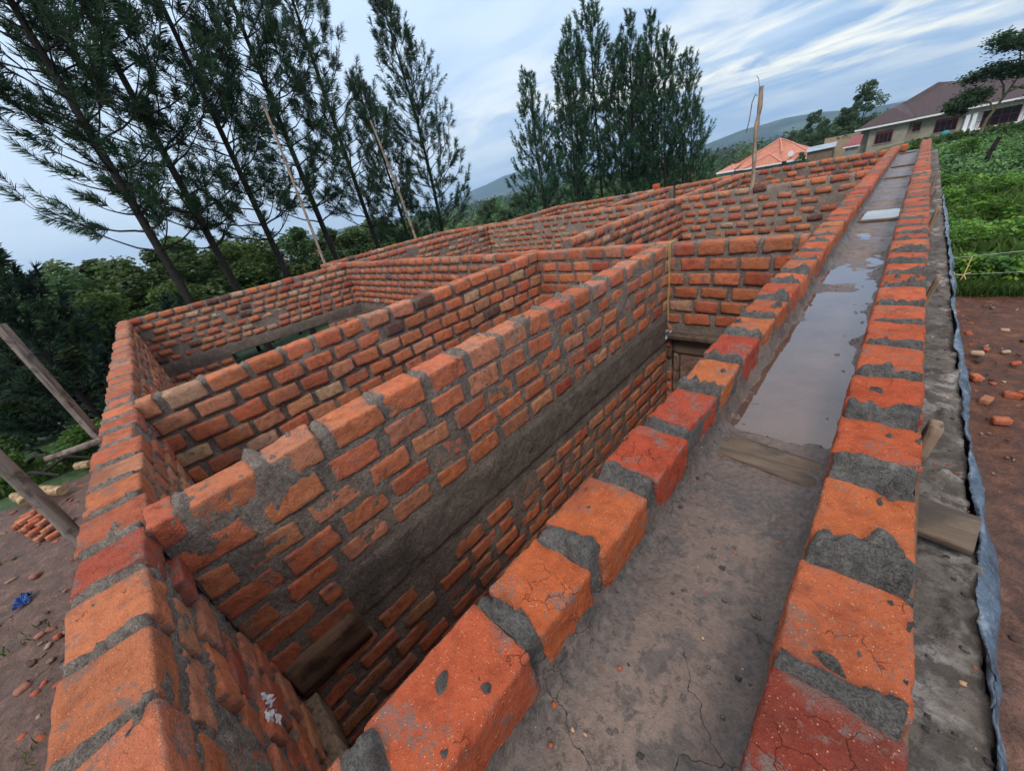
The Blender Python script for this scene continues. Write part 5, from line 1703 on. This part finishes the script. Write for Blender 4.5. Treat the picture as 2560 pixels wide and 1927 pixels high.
# house with the orange roof
ob = np.array([-19.0, 90.0, -7.2])
H2 = thing('house', ob, 'grey block house with a many sided orange hipped roof beyond the far end wall', 'house')
E_ = -4.30
A_ = Acc()
poly(A_, [(-25.6, 87.0, E_), (-12.1, 87.0, E_), (-16.6, 92.0, -1.75), (-18.5, 92.0, -0.78), (-20.6, 92.0, -1.9)])
poly(A_, [(-12.1, 97.0, E_), (-12.1, 87.0, E_), (-16.6, 92.0, -1.75)])
poly(A_, [(-25.6, 87.0, E_), (-25.6, 97.0, E_), (-20.6, 92.0, -1.9)][::-1])
poly(A_, [(-25.6, 97.0, E_), (-12.1, 97.0, E_), (-16.6, 92.02, -1.75), (-18.5, 92.02, -0.78), (-20.6, 92.02, -1.9)][::-1])
# left extension and two front gablets
poly(A_, [(-27.2, 86.6, E_ + 0.1), (-24.2, 86.6, E_ + 0.1), (-25.0, 88.0, -3.35)])
poly(A_, [(-27.2, 86.6, E_ + 0.1), (-25.0, 88.0, -3.35), (-22.5, 92, -2.2), (-27.2, 94, E_ + 0.1)])
poly(A_, [(-24.2, 86.6, E_ + 0.1), (-23.2, 88.6, -3.3), (-25.0, 88.0, -3.35)])
poly(A_, [(-22.4, 85.6, E_ - 0.05), (-16.6, 85.6, E_ - 0.05), (-18.9, 87.3, -2.75)])
poly(A_, [(-16.6, 85.6, E_ - 0.05), (-16.6, 87.2, E_ + 0.1), (-18.3, 89.6, -2.4), (-18.9, 87.3, -2.75)])
poly(A_, [(-22.4, 85.6, E_ - 0.05), (-18.9, 87.3, -2.75), (-18.3, 89.6, -2.4), (-22.4, 87.2, E_ + 0.1)])
poly(A_, [(-16.0, 86.2, E_ + 0.1), (-13.7, 86.2, E_ + 0.1), (-14.7, 87.2, -3.25)])
poly(A_, [(-13.7, 86.2, E_ + 0.1), (-13.6, 88.0, -3.6), (-14.6, 88.6, -3.0), (-14.7, 87.2, -3.25)])
poly(A_, [(-16.0, 86.2, E_ + 0.1), (-14.7, 87.2, -3.25), (-14.6, 88.6, -3.0), (-16.0, 88.0, -3.5)])
A_.build('roof', M_ORANGE, H2, ob, smooth=False)
A_ = Acc()
for p, q in (((-12.1, 87, E_), (-16.6, 92, -1.75)), ((-16.6, 92, -1.75), (-18.5, 92, -0.78)), ((-18.5, 92, -0.78), (-25.6, 87, E_)), ((-18.9, 87.3, -2.75), (-16.6, 85.6, E_)), ((-18.9, 87.3, -2.75), (-22.4, 85.6, E_)), ((-18.9, 87.3, -2.75), (-18.3, 89.6, -2.4)), ((-14.7, 87.2, -3.25), (-13.7, 86.2, E_ + 0.1)), ((-14.7, 87.2, -3.25), (-16.0, 86.2, E_ + 0.1)), ((-25.0, 88, -3.35), (-24.2, 86.6, E_ + 0.1)), ((-18.5, 92, -0.78), (-17.3, 88.6, -2.9))):
    tube(A_, np.array([p, q]) + [0, 0, 0.05], 0.10, 6)
A_.build('ridge_caps', mat_plain('pale_orange_cap', (0.60, 0.25, 0.17), 0.7, 0.1, 2, 0.0), H2, ob)
A_ = Acc()
for x0, x1, y in ((-27.25, -24.15, 86.52), (-24.1, -22.42, 86.92), (-22.4, -16.55, 85.52), (-16.0, -13.65, 86.12), (-13.6, -12.05, 86.92)):
    box(A_, (x0, y, E_ - 0.22), (x1, y + 0.07, E_ + (0.1 if x0 in (-27.25, -16.0) else -0.02)))
A_.build('fascia', M_WHITE, H2, ob, smooth=False)
build_box('wall', (-26.8, 87.0, -7.4), (-24.4, 95, E_ - 0.05), M_CEM2, H2, ob)
build_box('wall', (-24.39, 87.6, -7.4), (-12.6, 96, E_ - 0.05), M_CEM2, H2, ob)
build_box('wall', (-21.9, 86.1, -7.4), (-17.0, 87.59, E_ - 0.25), M_CEM2, H2, ob)
build_box('wall', (-15.8, 86.6, -7.4), (-13.9, 87.59, E_ - 0.2), M_CEM2, H2, ob)
A_ = Acc()
tube(A_, np.array([(-15.5, 85.95, -3.25), (-15.5, 85.9, -3.25)]), np.array([0.40, 0.42]), 20)
tube(A_, np.array([(-15.5, 85.95, -3.25), (-15.5, 86.6, -3.9)]), 0.04, 6)
tag(A_.build('satellite_dish', M_WHITE, None, (-15.5, 86.5, -3.9), smooth=False), 'round white satellite dish on the front of the orange roof', 'satellite dish')

# sheds between the two houses
sb = np.array([-10.5, 80.0, -6.0])
H3 = thing('shed', sb, 'low shed with a sloping grey iron roof between the orange and brown roofs', 'shed')
A_ = Acc()
poly(A_, [(-12.4, 79.0, -3.25), (-8.9, 79.0, -3.15), (-9.1, 82.0, -2.60), (-12.6, 82.0, -2.72)], 0.06)
A_.build('roof', M_GREYR, H3, sb, smooth=False)
build_box('wall', (-12.2, 79.3, -6.3), (-9.2, 81.8, -3.30), M_WOOD, H3, sb)
sb = np.array([-7.4, 79.5, -6.0])
H4 = thing('shed', sb, 'small block hut with a dark red roof against the brown roofed house', 'hut')
A_ = Acc()
poly(A_, [(-8.0, 79.0, -3.50), (-6.2, 79.0, -3.42), (-6.2, 81.2, -2.30), (-7.3, 81.2, -2.40)], 0.06)
A_.build('roof', M_REDR, H4, sb, smooth=False)
build_box('wall', (-7.75, 79.3, -6.3), (-6.3, 81.1, -3.56), M_CEM2, H4, sb)
build_box('fascia', (-8.02, 78.93, -3.60), (-6.18, 78.99, -3.46), M_WHITE, H4, sb)
wb = Acc()
box(wb, (-12.5, 96, -7), (-6.9, 96.25, -2.30))
tag(wb.build('boundary_wall', mat_plain('tan_plaster', (0.33, 0.26, 0.17), 0.9, 0.2, 1.0, 0.0), None, (-9.7, 96, -7), smooth=False), 'tan plastered boundary wall behind the two sheds', 'wall')

# pale buildings glimpsed low between the pines on the left
GV = 'village roofs glimpsed between the pines'
rngv = np.random.default_rng(3)
for k, (x, y, w_, h_, m_, lab) in enumerate([(-128, 22, 9, 3.5, M_WHITE, 'white village house glimpsed between the second and third pines'), (-122, 30, 8, 3, M_CEM, 'tan village house right of the white one between the pines'), (-131, 36, 10, 3.5, M_WHITE, 'white village house behind the third pine'), (-125, 44, 8, 3, M_CEM2, 'grey village house behind the fourth pine')]):
    z0_ = -9.0
    hbv = np.array([x, y, z0_])
    hv = thing('village_house', hbv, lab, 'house', GV)
    build_box('wall', (x - 4, y - w_ / 2, z0_ - 2), (x + 4, y + w_ / 2, z0_ + h_), m_, hv, hbv)
    A_ = Acc()
    e = z0_ + h_ + 0.03
    for q in ([(x + 4.6, y - w_ / 2 - 0.5, e), (x + 4.6, y + w_ / 2 + 0.5, e), (x, y + w_ / 2 - 2, e + 2.2), (x, y - w_ / 2 + 2, e + 2.2)], [(x - 4.6, y + w_ / 2 + 0.5, e), (x - 4.6, y - w_ / 2 - 0.5, e), (x, y - w_ / 2 + 2, e + 2.2), (x, y + w_ / 2 - 2, e + 2.2)],
              [(x + 4.6, y + w_ / 2 + 0.5, e), (x - 4.6, y + w_ / 2 + 0.5, e), (x, y + w_ / 2 - 2, e + 2.2)], [(x - 4.6, y - w_ / 2 - 0.5, e), (x + 4.6, y - w_ / 2 - 0.5, e), (x, y - w_ / 2 + 2, e + 2.2)]):
        poly(A_, q)
    A_.build('roof', (M_GREYR, M_REDR, M_GREYR, M_ORANGE)[k], hv, hbv, smooth=False)

# ------------------------------------------------------------------ air
hz = Acc()
box(hz, (-6900, -6900, -75), (6900, 6900, 320))
mh = bpy.data.materials.new('air')
mh.use_nodes = True
th_ = NT(mh.node_tree)
pv = th_.n('ShaderNodeVolumePrincipled')
pv.inputs['Color'].default_value = (0.52, 0.74, 1.0, 1)
pv.inputs['Density'].default_value = 0.00017
pv.inputs['Anisotropy'].default_value = 0.2
th_.n('ShaderNodeOutputMaterial', i_Volume=pv.outputs[0])
ho = hz.build('haze', mh, smooth=False)
tag(ho, kind='stuff')
